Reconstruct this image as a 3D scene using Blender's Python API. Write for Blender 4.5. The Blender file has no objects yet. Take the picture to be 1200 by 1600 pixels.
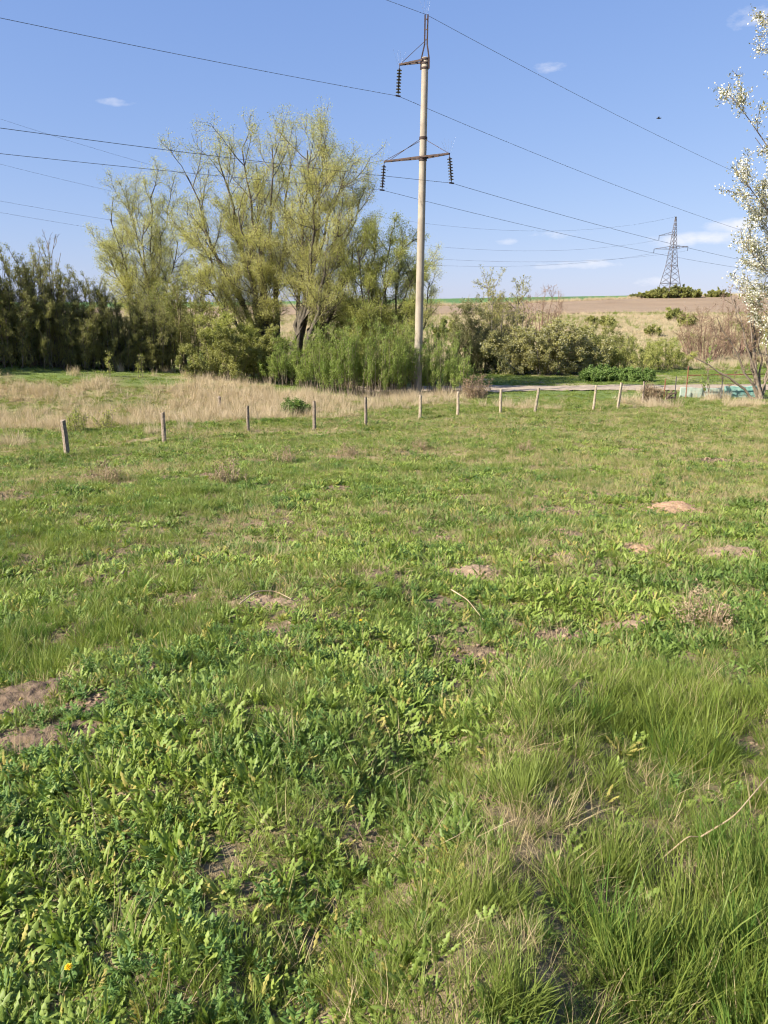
import bpy, math
import numpy as np
from mathutils import Vector, Quaternion

R = math.radians
rng = np.random.default_rng(7)
scene = bpy.context.scene
col = scene.collection

# ------------------------------------------------------------------ camera
EYE = 1.65
PITCH = 14.0
FPX = 1202.0                      # focal length in pixels of a 1200 x 1600 frame
cam_d = bpy.data.cameras.new('camera')
cam_d.sensor_fit = 'VERTICAL'; cam_d.sensor_height = 36.0; cam_d.lens = 36.0*FPX/1600.0
cam_d.clip_start = 0.05; cam_d.clip_end = 6000
cam = bpy.data.objects.new('camera', cam_d); col.objects.link(cam)
cam.location = (0, 0, EYE); cam.rotation_euler = (R(90-PITCH), 0, 0)
scene.camera = cam

# ------------------------------------------------------------------ sky, sun, exposure
SUN_AZ, SUN_EL = R(-118), R(36)   # azimuth clockwise from +Y (view direction): left and a little behind
sunvec = Vector((math.sin(SUN_AZ)*math.cos(SUN_EL), math.cos(SUN_AZ)*math.cos(SUN_EL), math.sin(SUN_EL)))
world = bpy.data.worlds.new('World'); scene.world = world; world.use_nodes = True
wn, wl = world.node_tree.nodes, world.node_tree.links
wn.clear()
w_out = wn.new('ShaderNodeOutputWorld'); w_bg = wn.new('ShaderNodeBackground')
sky = wn.new('ShaderNodeTexSky'); sky.sky_type = 'NISHITA'; sky.sun_disc = False
sky.sun_elevation = SUN_EL; sky.sun_rotation = SUN_AZ
sky.altitude = 150; sky.air_density = 1.0; sky.dust_density = 0.6; sky.ozone_density = 2.2
w_bg.inputs['Strength'].default_value = 0.072
wl.new(w_bg.outputs[0], w_out.inputs[0])

sun_d = bpy.data.lights.new('sun', 'SUN'); sun_d.energy = 5.0; sun_d.angle = R(0.53); sun_d.color = (1.0, 0.92, 0.79)
sun = bpy.data.objects.new('sun', sun_d); col.objects.link(sun)
sun.rotation_euler = (-sunvec).to_track_quat('-Z', 'Y').to_euler()
sun.location = (-30, -10, 40)
scene.view_settings.view_transform = 'Standard'; scene.view_settings.look = 'None'
scene.view_settings.exposure = 1.25; scene.view_settings.gamma = 1.0
scene.view_settings.use_curve_mapping = False
scene.render.engine = 'CYCLES'
scene.cycles.max_bounces = 4; scene.cycles.diffuse_bounces = 2; scene.cycles.glossy_bounces = 2
scene.cycles.transmission_bounces = 3; scene.cycles.caustics_reflective = False; scene.cycles.caustics_refractive = False
scene.cycles.use_denoising = True; scene.cycles.filter_width = 1.15
scene.cycles.use_adaptive_sampling = True; scene.cycles.adaptive_threshold = 0.022; scene.cycles.adaptive_min_samples = 12

# ------------------------------------------------------------------ pixel rays (measuring the photograph)
cp, sp = math.cos(R(PITCH)), math.sin(R(PITCH))
def ray(px, py):
    dx, dv = (px-600)/FPX, (800-py)/FPX
    return np.array([dx, cp+dv*sp, -sp+dv*cp])
def at(px, py, depth):
    d = ray(px, py); return np.array([0, 0, EYE]) + d*(depth/d[1])
def pxm(n, depth): return n*depth*cp/FPX*1.03     # n photo pixels in metres at a depth

# clouds: small soft ones low over the hill, a few wisps higher up
def wmath(op, a, b=None, clamp=False):
    n = wn.new('ShaderNodeMath'); n.operation = op; n.use_clamp = clamp
    for i, v in enumerate((a, b)):
        if v is None: continue
        if isinstance(v, (int, float)): n.inputs[i].default_value = v
        else: wl.new(v, n.inputs[i])
    return n.outputs[0]
tc = wn.new('ShaderNodeTexCoord'); sep = wn.new('ShaderNodeSeparateXYZ'); wl.new(tc.outputs['Generated'], sep.inputs[0])
w_az = wmath('ARCTAN2', sep.outputs[0], sep.outputs[1]); w_el = wmath('ARCSINE', sep.outputs[2])
ns = wn.new('ShaderNodeTexNoise'); ns.inputs['Scale'].default_value = 26; ns.inputs['Detail'].default_value = 6; ns.inputs['Roughness'].default_value = 0.6
mp = wn.new('ShaderNodeMapping'); mp.inputs['Scale'].default_value = (1, 1, 2.6); wl.new(tc.outputs['Generated'], mp.inputs[0]); wl.new(mp.outputs[0], ns.inputs['Vector'])
w_noise = wmath('MULTIPLY', wmath('SUBTRACT', ns.outputs['Fac'], 0.5), 4.2)
w_ae = wn.new('ShaderNodeCombineXYZ'); wl.new(w_az, w_ae.inputs[0]); wl.new(w_el, w_ae.inputs[1])
r2min = None
CLOUDS = [(1085,375,66,10,0),(1155,350,50,10,.15),(905,413,62,7,.1),(868,366,46,7,.45),(795,378,20,6,.4),(1020,440,60,8,.55),
          (182,159,26,6,.6),(858,105,28,8,.7),(1178,30,30,15,.25),(1420,400,140,16,.1)]
for (px, py, wx, wy, bias) in CLOUDS:
    d = ray(px, py); az0 = math.atan2(d[0], d[1]); el0 = math.asin(d[2]/np.linalg.norm(d)); kx, ky = FPX/wx, FPX/wy
    va = wn.new('ShaderNodeVectorMath'); va.operation = 'MULTIPLY_ADD'; wl.new(w_ae.outputs[0], va.inputs[0]); va.inputs[1].default_value = (kx, ky, 0); va.inputs[2].default_value = (-az0*kx, -el0*ky, math.sqrt(bias))
    vd = wn.new('ShaderNodeVectorMath'); vd.operation = 'DOT_PRODUCT'; wl.new(va.outputs[0], vd.inputs[0]); wl.new(va.outputs[0], vd.inputs[1])
    r2min = vd.outputs['Value'] if r2min is None else wmath('MINIMUM', r2min, vd.outputs['Value'])
cl_sum = wmath('MULTIPLY', wmath('ADD', wmath('SUBTRACT', 1.25, r2min), w_noise), 0.65, True)
cl_sum = wmath('MULTIPLY', cl_sum, wmath('SUBTRACT', 1.0, wmath('MULTIPLY', r2min, 0.3), True))
cl_sum = wmath('MULTIPLY', cl_sum, 0.8)
wmix = wn.new('ShaderNodeMixRGB'); wmix.inputs[2].default_value = (5.9, 5.9, 6.3, 1)
# camera response: the photograph's sky is flatter and more violet than the raw model
ssep = wn.new('ShaderNodeSeparateColor'); scmb = wn.new('ShaderNodeCombineColor'); wl.new(sky.outputs[0], ssep.inputs[0])
for ch, (pw, kk) in enumerate(((.725, 1.078), (.60, 1.378), (.40, 2.64))): wl.new(wmath('MULTIPLY', wmath('POWER', ssep.outputs[ch], pw), kk), scmb.inputs[ch])
wl.new(cl_sum, wmix.inputs[0]); wl.new(scmb.outputs[0], wmix.inputs[1]); wl.new(wmix.outputs[0], w_bg.inputs['Color'])

# ------------------------------------------------------------------ helpers
def smooth(a, b, x):
    t = np.clip((np.asarray(x, float)-a)/(b-a), 0, 1); return t*t*(3-2*t)
_tab = [np.random.default_rng(100+i).random((256, 256)) for i in range(8)]
def vnoise(x, y, seed=0):
    T = _tab[seed % 8]; x = np.asarray(x, float)+seed*17.3; y = np.asarray(y, float)+seed*5.7
    xi, yi = np.floor(x).astype(int), np.floor(y).astype(int); fx, fy = x-xi, y-yi
    fx = fx*fx*(3-2*fx); fy = fy*fy*(3-2*fy)
    a = T[xi % 256, yi % 256]; b = T[(xi+1) % 256, yi % 256]; c = T[xi % 256, (yi+1) % 256]; d = T[(xi+1) % 256, (yi+1) % 256]
    return (a*(1-fx)+b*fx)*(1-fy)+(c*(1-fx)+d*fx)*fy
def fbm(x, y, seed=0, octv=4):
    s, amp, tot = 0, 1, 0
    for o in range(octv):
        s = s+amp*vnoise(np.asarray(x)*2**o, np.asarray(y)*2**o, seed+o); tot += amp; amp *= .5
    return s/tot

def tag(o, label=None, cat=None, group=None, kind=None):
    if label: o['label'] = label
    if cat: o['category'] = cat
    if group: o['group'] = group
    if kind: o['kind'] = kind
    return o
def empty(name, loc):
    o = bpy.data.objects.new(name, None); o.location = loc; o.empty_display_size = .3; col.objects.link(o); return o
def mesh_from(name, V, F, smooth_shade=False):
    """V (N,3); F: list of int arrays of shape (m,3) or (m,4)"""
    me = bpy.data.meshes.new(name)
    V = np.asarray(V, np.float32); F = [np.asarray(f, np.int32) for f in F if len(f)]
    me.vertices.add(len(V)); me.vertices.foreach_set('co', V.ravel())
    loops = np.concatenate([f.ravel() for f in F]); sizes = np.concatenate([np.full(len(f), f.shape[1], np.int32) for f in F])
    me.loops.add(len(loops)); me.loops.foreach_set('vertex_index', loops)
    me.polygons.add(len(sizes))
    starts = np.concatenate([[0], np.cumsum(sizes)[:-1]]).astype(np.int32)
    me.polygons.foreach_set('loop_start', starts)
    me.polygons.foreach_set('use_smooth', np.full(len(sizes), smooth_shade, dtype=bool))
    me.update(calc_edges=True); me.validate(); return me
def obj(name, me, mat=None, parent=None, loc=None, link=True):
    o = bpy.data.objects.new(name, me)
    if mat and not me.materials: me.materials.append(mat)
    if link: col.objects.link(o)
    if parent: o.parent = parent
    if loc is not None: o.location = loc
    return o
class MB:
    """collects closed pieces of one part"""
    def __init__(s): s.v = []; s.f3 = []; s.f4 = []; s.n = 0
    def add(s, V, f3=(), f4=()):
        s.v.append(np.asarray(V, float))
        if len(f3): s.f3.append(np.asarray(f3)+s.n)
        if len(f4): s.f4.append(np.asarray(f4)+s.n)
        s.n += len(V)
    def tube(s, P, Rr, k=8, cap=True):
        P = np.asarray(P, float); n = len(P); Rr = np.broadcast_to(np.asarray(Rr, float), (n,))
        T = np.gradient(P, axis=0); T /= np.linalg.norm(T, axis=1)[:, None]+1e-9
        ref = np.array([0, 0, 1.]) if abs(T[0, 2]) < .9 else np.array([1., 0, 0])
        A = np.cross(T, ref); A /= np.linalg.norm(A, axis=1)[:, None]; B = np.cross(T, A)
        an = np.arange(k)*2*math.pi/k
        V = P[:, None]+Rr[:, None, None]*(np.cos(an)[None, :, None]*A[:, None]+np.sin(an)[None, :, None]*B[:, None])
        V = V.reshape(-1, 3); f4 = []
        for i in range(n-1):
            for j in range(k): f4.append((i*k+j, i*k+(j+1) % k, (i+1)*k+(j+1) % k, (i+1)*k+j))
        f3 = []
        if cap:
            V = np.vstack([V, P[0], P[-1]])
            for j in range(k): f3 += [(n*k, (j+1) % k, j), (n*k+1, (n-1)*k+j, (n-1)*k+(j+1) % k)]
        s.add(V, f3, f4); return s
    def bar(s, a, b, w, h=None):
        h = h or w; a, b = np.asarray(a, float), np.asarray(b, float); d = b-a; d = d/np.linalg.norm(d)
        ref = np.array([0, 0, 1.]) if abs(d[2]) < .95 else np.array([1., 0, 0])
        x = np.cross(d, ref); x /= np.linalg.norm(x); y = np.cross(x, d)
        V = [p+sx*x*w/2+sy*y*h/2 for p in (a, b) for sx, sy in ((-1, -1), (1, -1), (1, 1), (-1, 1))]
        s.add(V, (), [(0, 1, 2, 3), (7, 6, 5, 4), (0, 4, 5, 1), (1, 5, 6, 2), (2, 6, 7, 3), (3, 7, 4, 0)]); return s
    def build(s, name, mat, parent=None, loc=None, sm=False):
        F = []
        if s.f3: F.append(np.vstack(s.f3))
        if s.f4: F.append(np.vstack(s.f4))
        return obj(name, mesh_from(name, np.vstack(s.v), F, sm), mat, parent, loc)

# ------------------------------------------------------------------ materials
def new_mat(name):
    m = bpy.data.materials.new(name); m.use_nodes = True; nt = m.node_tree; nt.nodes.clear()
    out = nt.nodes.new('ShaderNodeOutputMaterial'); return m, nt, out
def noise_col(nt, scale, c1, c2, lo=.35, hi=.65, detail=5, coord='Object', rough=.6):
    tcn = nt.nodes.new('ShaderNodeTexCoord'); n = nt.nodes.new('ShaderNodeTexNoise')
    n.inputs['Scale'].default_value = scale; n.inputs['Detail'].default_value = detail; n.inputs['Roughness'].default_value = rough
    if coord == 'World':
        g = nt.nodes.new('ShaderNodeNewGeometry'); nt.links.new(g.outputs['Position'], n.inputs['Vector'])
    else: nt.links.new(tcn.outputs[coord], n.inputs['Vector'])
    r = nt.nodes.new('ShaderNodeValToRGB'); r.color_ramp.elements[0].position = lo; r.color_ramp.elements[1].position = hi
    r.color_ramp.elements[0].color = (*c1, 1); r.color_ramp.elements[1].color = (*c2, 1)
    nt.links.new(n.outputs['Fac'], r.inputs[0]); return r.outputs[0], n.outputs['Fac']
def mixc(nt, fac, a, b, mode='MIX'):
    m = nt.nodes.new('ShaderNodeMixRGB'); m.blend_type = mode
    for i, v in ((0, fac), (1, a), (2, b)):
        if isinstance(v, (int, float)): m.inputs[i].default_value = v
        elif isinstance(v, tuple): m.inputs[i].default_value = (*v, 1)
        else: nt.links.new(v, m.inputs[i])
    return m.outputs[0]
def bump(nt, h, strength, dist):
    b = nt.nodes.new('ShaderNodeBump'); b.inputs['Strength'].default_value = strength; b.inputs['Distance'].default_value = dist
    nt.links.new(h, b.inputs['Height']); return b.outputs[0]
def solid(name, c1, c2, scale=4, rough=.8, bumpd=0.0, metallic=0, lo=.35, hi=.65, spec=.3):
    m, nt, out = new_mat(name); p = nt.nodes.new('ShaderNodeBsdfPrincipled')
    c, f = noise_col(nt, scale, c1, c2, lo, hi); nt.links.new(c, p.inputs['Base Color'])
    p.inputs['Roughness'].default_value = rough; p.inputs['Metallic'].default_value = metallic; p.inputs['Specular IOR Level'].default_value = spec
    if bumpd: nt.links.new(bump(nt, f, .8, bumpd), p.inputs['Normal'])
    nt.links.new(p.outputs[0], out.inputs[0]); return m
def leaf_mat(name, c1, c2, trans=.35, rough=.55, spec=.3, patch=None, pscale=.25, inst=True, wscale=3.0, boost=1.25):
    """leaf: colour varies by instance, by patch; partly translucent"""
    m, nt, out = new_mat(name); L = nt.links
    oi = nt.nodes.new('ShaderNodeObjectInfo')
    n_c, n_f = noise_col(nt, wscale, c1, c2, .3, .7, 1, 'World')
    if inst:
        c = mixc(nt, oi.outputs['Random'], c1, c2); c = mixc(nt, .5, c, n_c)
    else: c = n_c
    if patch:
        pc, pf = noise_col(nt, pscale, (0, 0, 0), (1, 1, 1), .45, .62, 1, 'World'); c = mixc(nt, pc, c, patch)
    p = nt.nodes.new('ShaderNodeBsdfPrincipled'); p.inputs['Roughness'].default_value = rough; p.inputs['Specular IOR Level'].default_value = spec
    L.new(c, p.inputs['Base Color'])
    t = nt.nodes.new('ShaderNodeBsdfTranslucent'); ct = mixc(nt, 1.0, c, (boost, boost*1.02, boost*.6), 'MULTIPLY'); L.new(ct, t.inputs[0])
    mx = nt.nodes.new('ShaderNodeMixShader'); mx.inputs[0].default_value = trans
    L.new(p.outputs[0], mx.inputs[1]); L.new(t.outputs[0], mx.inputs[2]); L.new(mx.outputs[0], out.inputs[0]); return m

M = {}
M['bark'] = solid('bark', (.055, .045, .035), (.13, .11, .08), 6, .9, .01)
M['bark_pale'] = solid('bark_pale', (.13, .10, .075), (.25, .20, .15), 6, .9, .01)
M['twig'] = solid('twig', (.14, .12, .06), (.25, .21, .12), 2, .85)
M['twig_grey'] = solid('twig_grey', (.11, .10, .085), (.21, .185, .15), 2, .9)
M['twig_red'] = solid('twig_red', (.16, .10, .075), (.26, .17, .125), 2, .9)
m, nt, out = new_mat('concrete'); p = nt.nodes.new('ShaderNodeBsdfPrincipled'); tcn = nt.nodes.new('ShaderNodeTexCoord'); mpn = nt.nodes.new('ShaderNodeMapping'); mpn.inputs['Scale'].default_value = (6, 6, .35)
nz = nt.nodes.new('ShaderNodeTexNoise'); nz.inputs['Detail'].default_value = 6; nz.inputs['Scale'].default_value = 1.2; nt.links.new(tcn.outputs['Object'], mpn.inputs[0]); nt.links.new(mpn.outputs[0], nz.inputs['Vector'])
cA, fA = noise_col(nt, 1.1, (.30, .26, .21), (.41, .37, .305)); cS = mixc(nt, nz.outputs['Fac'], (.55, .52, .48), (1.15, 1.12, 1.08)); nt.links.new(mixc(nt, 1.0, cA, cS, 'MULTIPLY'), p.inputs['Base Color'])
p.inputs['Roughness'].default_value = .9; nt.links.new(bump(nt, nz.outputs['Fac'], .5, .006), p.inputs['Normal']); nt.links.new(p.outputs[0], out.inputs[0]); M['concrete'] = m
M['steel'] = solid('rusty_steel', (.035, .028, .028), (.085, .05, .04), 5, .7, 0, .2)
M['galv'] = solid('tower_steel', (.07, .07, .078), (.13, .105, .10), .6, .6, 0, .3)
M['insul'] = solid('insulator_glass', (.012, .012, .016), (.03, .026, .028), 8, .25, 0, 0, spec=.5)
M['wire'] = solid('wire_aluminium', (.07, .075, .085), (.12, .125, .135), 1, .5, 0, .5)
M['spike'] = solid('spike_steel', (.14, .15, .17), (.2, .21, .24), 3, .5, 0, .4)
M['post'] = solid('weathered_wood', (.13, .10, .075), (.30, .245, .185), 14, .95, .01)
M['post_pale'] = solid('bleached_wood', (.23, .185, .13), (.42, .345, .25), 14, .95, .008)
M['rust'] = solid('rusted_pipe', (.16, .06, .035), (.27, .12, .07), 9, .85)
M['teal'] = solid('teal_paint', (.15, .34, .29), (.29, .45, .39), 3.0, .8, .01)
M['teal_pale'] = solid('pale_teal_paint', (.28, .36, .29), (.42, .46, .38), 3.0, .85, .01)
M['board'] = solid('old_board', (.05, .035, .025), (.13, .09, .06), 9, .95, .01)
M['bird'] = solid('bird_feather', (.02, .02, .02), (.05, .045, .04), 9, .8)
M['stalk'] = solid('dry_stalk', (.30, .22, .13), (.48, .38, .25), 5, .9)
M['soil'] = solid('loose_soil', (.17, .12, .078), (.36, .265, .175), 22, 1.0, .03, lo=.3, hi=.7, spec=.1)
M['soil_orange'] = solid('loose_clay', (.25, .155, .09), (.42, .29, .185), 22, 1.0, .03, lo=.3, hi=.7, spec=.1)
M['soil_dark'] = solid('dark_soil', (.085, .06, .042), (.20, .145, .10), 22, 1.0, .03, lo=.3, hi=.7, spec=.1)  # same grain as the loose soil, in a darker brown

# ------------------------------------------------------------------ terrain
_py = np.array([-60, 0, 5, 10, 20, 30, 40, 50, 62, 75, 88, 110, 140, 180, 250, 330, 400, 500, 700, 1100, 3000], float)
_pz = np.array([3.6, -1.65, -2.22, -2.75, -3.65, -4.32, -4.55, -4.68, -4.8, -4.9, -4.8, -3.7, -1.5, 1.1, 4.1, 7.4, 9.7, 11.2, 11.0, 6, -20], float)
_yy = np.linspace(-60, 3000, 12000)
_zz = np.interp(_yy, _py, _pz)
_k = np.hanning(33); _k /= _k.sum()
_zs = np.convolve(np.pad(_zz, 16, mode='edge'), _k, 'valid')
def ground0(x, y):
    x = np.asarray(x, float); y = np.asarray(y, float)
    z = np.interp(y, _yy, _zs)+EYE
    z = z + .022*np.clip(x, -14, 0)*smooth(8, 25, y)*(1-smooth(38, 60, y))
    z = z + 1.9*np.clip((-x-1.5)/21, 0, 1.25)**.8*smooth(36, 50, y)*(1-smooth(90, 160, y))
    z = z + np.clip(.016*x, -1.2, 6)*smooth(150, 320, y)
    z = z + (fbm(x*.012, y*.012, 5, 3)-.5)*3.0*smooth(95, 200, y)*(1-smooth(230, 300, y))
    return z
def ground(x, y):
    x = np.asarray(x, float); y = np.asarray(y, float)
    z = ground0(x, y)
    near = 1-smooth(45, 70, y)
    z = z + near*((fbm(x*.35, y*.35, 1, 2)-.5)*.26 + (fbm(x*1.5, y*1.5, 2, 2)-.5)*.17)
    nn = 1-smooth(9, 16, np.hypot(x, y)); z = z+nn*(fbm(x*4.5, y*4.5, 3, 2)-.5)*.05
    # the low ridge and the furrow beside it at the photographer's right foot
    z = z + .13*np.exp(-((x-ridge_x(y)-.25)/.3)**2)*(1-smooth(3.5, 5, y))*smooth(-.5, .5, y) - .08*np.exp(-((x-ridge_x(y)+.32)/.22)**2)*(1-smooth(3.5, 5, y))*smooth(-.5, .5, y)
    # road bank
    z = z + (fbm(x*.2, y*.2, 4, 3)-.5)*.6*smooth(75, 100, y)*(1-smooth(190, 230, y))
    return z
def ridge_x(y): return np.interp(y, [0, 1.5, 2.2, 3.0, 4.0, 6], [-.3, -.05, .18, .42, .75, 1.3])
def hit(px, py, far=900):
    d = ray(px, py); ys = np.geomspace(.6, far, 6000); t = ys/d[1]
    zr = EYE+d[2]*t; g = ground(d[0]*t, ys); i = np.argmax(zr < g)
    if not (zr < g).any(): i = len(ys)-1
    return np.array([d[0]*t[i], ys[i], g[i]])
def gpt(x, y, dz=0): return np.array([x, y, float(ground(x, y))+dz])

# bare soil patches measured in the photograph: pixel, radius across / along, strength
PATCH_PX = [(35,1085,.42,.24),(55,1152,.5,.2),(140,1108,.3,.12),(425,943,.5,.22),(300,700,.9,.3),(120,745,1.3,.5),(15,780,.9,.5),(1055,790,.7,.45),(1005,855,.28,.2),
            (1145,865,.55,.35),(740,890,.5,.3),(960,775,.7,.5),(890,830,.25,.25),(985,975,.45,.22),(1000,932,.3,.2),(235,1045,.2,.12),
            (755,1020,.3,.18),(690,845,.5,.25),(1120,720,1.8,.5),(1000,705,1.2,.4),(690,1000,.2,.1),(880,990,.35,.15),(560,1310,.10,.08),
            (1160,1165,.2,.12),(1050,1372,.24,.12),(1130,990,.3,.14),(1190,1240,.12,.1),(810,975,.2,.1),(350,745,.9,.25),(520,715,1.0,.35)]
PATCH = [(*hit(px, py)[:2], a, b) for (px, py, a, b) in PATCH_PX]
def bare(x, y):
    m = np.zeros_like(np.asarray(x, float)); nz = (fbm(x*5, y*5, 4, 2)-.5)*1.6
    for (cx, cy, a, b) in PATCH:
        b2 = max(b, .10)*1.2; a = a*.8
        r = np.sqrt(((x-cx)/a)**2+((y-cy)/b2)**2)+nz*.6; m = np.maximum(m, 1-smooth(.55, 1.1, r))
    rnd = fbm(x*1.1, y*1.1, 6, 3)+.12*(fbm(x*.2, y*.2, 2, 2)-.5); m = np.maximum(m, smooth(.66, .75, rnd)*.7*smooth(3.0, 5.0, y))
    return m
def fence_y(x): return np.interp(x, [-30, -10.5, -8.8, -3, 0, 3.6, 12.3, 30], [22, 26.5, 30, 33.5, 35.5, 38, 39.5, 41])
def dryness(x, y):
    fy = fence_y(x)
    bs = np.maximum(fy+2.5, 32.5); band = smooth(bs, bs+3, y)*(1-smooth(43, 46.5, y-.12*(x+20)))*(1-smooth(-4, 3, x))          # pale band behind the fence, left
    band2 = .5*smooth(fy+3, fy+6, y)*(1-smooth(49, 51, y))*smooth(-5, 0, x)*(1-smooth(4, 7, x))
    line = .85*np.exp(-((y-fy+.5)/1.1)**2)*(1-smooth(-4, 1, x))*smooth(.3, .5, fbm(x*.5, y*.5, 1, 2))
    n = fbm(x*.35, y*.35, 3, 3)
    patches = .65*smooth(.57, .68, n)*smooth(5, 14, y)
    right = .38*smooth(16, 34, y)*smooth(-6, 8, x)*(1-smooth(fy-1, fy+2, y))
    bank = .8*smooth(82, 92, y)
    v = np.maximum.reduce([band*np.clip(.12+1.7*(fbm(x*.22, y*.5, 7, 3)-.12), 0, 1.1), band2*(.3+1.1*n), line, patches, right*(.4+n), bank*(.5+.7*n)])
    return np.clip(v, 0, 1)
def grassy(x, y):
    """1 = blades of grass, 0 = leafy weeds"""
    n = fbm(x*.9, y*.9, 1, 3)*.7+fbm(x*.23, y*.23, 7, 2)*.3
    g = .20+.55*smooth(.50, .66, n)
    zone = smooth(-.12, .22, x-ridge_x(y))*(1-smooth(4.2, 6.0, y+.3*(x-1)))
    left = (1-smooth(2.6, 3.6, y))*(1-smooth(-.8, -.1, x-ridge_x(y)))
    g = g*(1-.1*left)
    strip = np.exp(-((x+.55)/.55)**2-((y-4.0)/.8)**2)
    g = np.maximum(g, np.maximum(zone*.97, strip*.9))
    far = smooth(17, 27, y); g = g*(1-far)+far*np.clip(.35+1.1*(n-.4), 0, 1)
    return np.clip(g, 0, 1)

def axis_grid(lo, hi, s0, grow, c=0.0):
    out = [c]; s = s0
    while out[-1] < hi: out.append(out[-1]+s); s = max(s0, (out[-1]-c)*grow)
    neg = [c]
    while neg[-1] > lo: neg.append(neg[-1]-max(s0, (c-neg[-1])*grow))
    return np.array(neg[::-1][:-1]+out)
gx = axis_grid(-900, 900, .10, .05); gy = axis_grid(-30, 2600, .10, .035, 2.0)
X, Y = np.meshgrid(gx, gy); Z = ground(X, Y)
ny, nx = X.shape
V = np.stack([X, Y, Z], -1).reshape(-1, 3)
ii = (np.arange(ny-1)[:, None]*nx+np.arange(nx-1)[None]).ravel()
me = mesh_from('ground', V, [np.stack([ii, ii+1, ii+1+nx, ii+nx], 1)], True)
for nm, arr in (('dry', dryness(X, Y)), ('bare', bare(X, Y)*(1-smooth(45, 60, Y))), ('far', smooth(14, 40, Y))):
    a = me.attributes.new(nm, 'FLOAT', 'POINT'); a.data.foreach_set('value', np.asarray(arr, np.float32).ravel())
m, nt, out = new_mat('meadow_soil')
def attr(nt, nm):
    a = nt.nodes.new('ShaderNodeAttribute'); a.attribute_name = nm; return a.outputs['Fac']
soilc, sf = noise_col(nt, 18, (.10, .072, .046), (.26, .19, .125), .3, .7, 4, 'World', .7)
thatch, tf = noise_col(nt, 9, (.10, .085, .04), (.25, .21, .11), .3, .7, 4, 'World', .8)
greenc, gf = noise_col(nt, 1.6, (.075, .12, .03), (.16, .20, .06), .3, .7, 4, 'World', .8)
strawc, stf = noise_col(nt, 2.5, (.25, .19, .105), (.44, .35, .21), .3, .7, 4, 'World', .8)
c = mixc(nt, .45, soilc, thatch)
c = mixc(nt, attr(nt, 'far'), c, greenc)
c = mixc(nt, attr(nt, 'dry'), c, strawc)
c = mixc(nt, attr(nt, 'bare'), c, soilc)
p = nt.nodes.new('ShaderNodeBsdfPrincipled'); p.inputs['Roughness'].default_value = 1; p.inputs['Specular IOR Level'].default_value = .1
nt.links.new(c, p.inputs['Base Color']); nt.links.new(bump(nt, sf, 1.0, .03), p.inputs['Normal']); nt.links.new(p.outputs[0], out.inputs[0])
tag(obj('meadow_ground', me, m), kind='structure')

def sheet(name, xs, ya, yb, nv, lift, mat):
    """a strip over the terrain between the lines ya(x) and yb(x)"""
    xs = np.asarray(xs); v = np.linspace(0, 1, nv)
    Yg = ya(xs)[None]*(1-v[:, None])+yb(xs)[None]*v[:, None]; Xg = np.broadcast_to(xs[None], Yg.shape)
    Zg = ground(Xg, Yg)+lift
    if callable(lift): pass
    n, k = Yg.shape; i = (np.arange(n-1)[:, None]*k+np.arange(k-1)[None]).ravel()
    return tag(obj(name, mesh_from(name, np.stack([Xg, Yg, Zg], -1).reshape(-1, 3), [np.stack([i, i+1, i+1+k, i+k], 1)], True), mat), kind='structure')
# ploughed field and the young crop beyond it
m, nt, out = new_mat('ploughed_soil'); c, f = noise_col(nt, .09, (.205, .14, .082), (.285, .205, .125), .3, .7, 7, 'World', .7)
wv = nt.nodes.new('ShaderNodeTexWave'); wv.inputs['Scale'].default_value = .35; wv.inputs['Distortion'].default_value = 1.5; wv.bands_direction = 'Y'
g = nt.nodes.new('ShaderNodeNewGeometry'); nt.links.new(g.outputs['Position'], wv.inputs['Vector'])
c = mixc(nt, .16, c, wv.outputs['Color'], 'MULTIPLY')
p = nt.nodes.new('ShaderNodeBsdfPrincipled'); p.inputs['Roughness'].default_value = 1; nt.links.new(c, p.inputs['Base Color']); nt.links.new(p.outputs[0], out.inputs[0])
M['plough'] = m
M['crop'] = solid('young_crop', (.055, .125, .03), (.09, .18, .045), .05, .9)
plow_lo = lambda x: 186+(fbm(np.asarray(x)*.02, np.asarray(x)*0, 2, 3)-.5)*26
crop_lo = lambda x: np.interp(x, [-400, 20, 120, 190, 400], [236, 250, 318, 345, 360])
xs = np.arange(-380, 381, 4.0)
sheet('ploughed_field', xs, plow_lo, crop_lo, 40, .30, M['plough'])
sheet('crop_field', np.arange(-600, 601, 6.0), lambda x: crop_lo(x)+1.0, lambda x: crop_lo(x)*0+760, 60, .34, M['crop'])
# dirt road along the valley
M['road'] = solid('dirt_road', (.24, .19, .14), (.40, .33, .25), 2.2, 1, .03, lo=.3, hi=.7, spec=.1)
road_a = lambda x: 52.6+.10*(np.asarray(x)-8)-.004*(np.asarray(x)-8)**2*(np.asarray(x) > 20)*.5+.5*(fbm(np.asarray(x)*.4, np.asarray(x)*0, 3, 3)-.5)
road_b = lambda x: road_a(x)+5.0+.8*(fbm(np.asarray(x)*.5, np.asarray(x)*0+9, 5, 3)-.5)
sheet('dirt_road', np.arange(-2, 60, .5), road_a, road_b, 12, .05, M['road'])
def on_road(x, y): return (y > road_a(x)-.1) & (y < road_b(x)+.1) & (x > -2)

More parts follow.
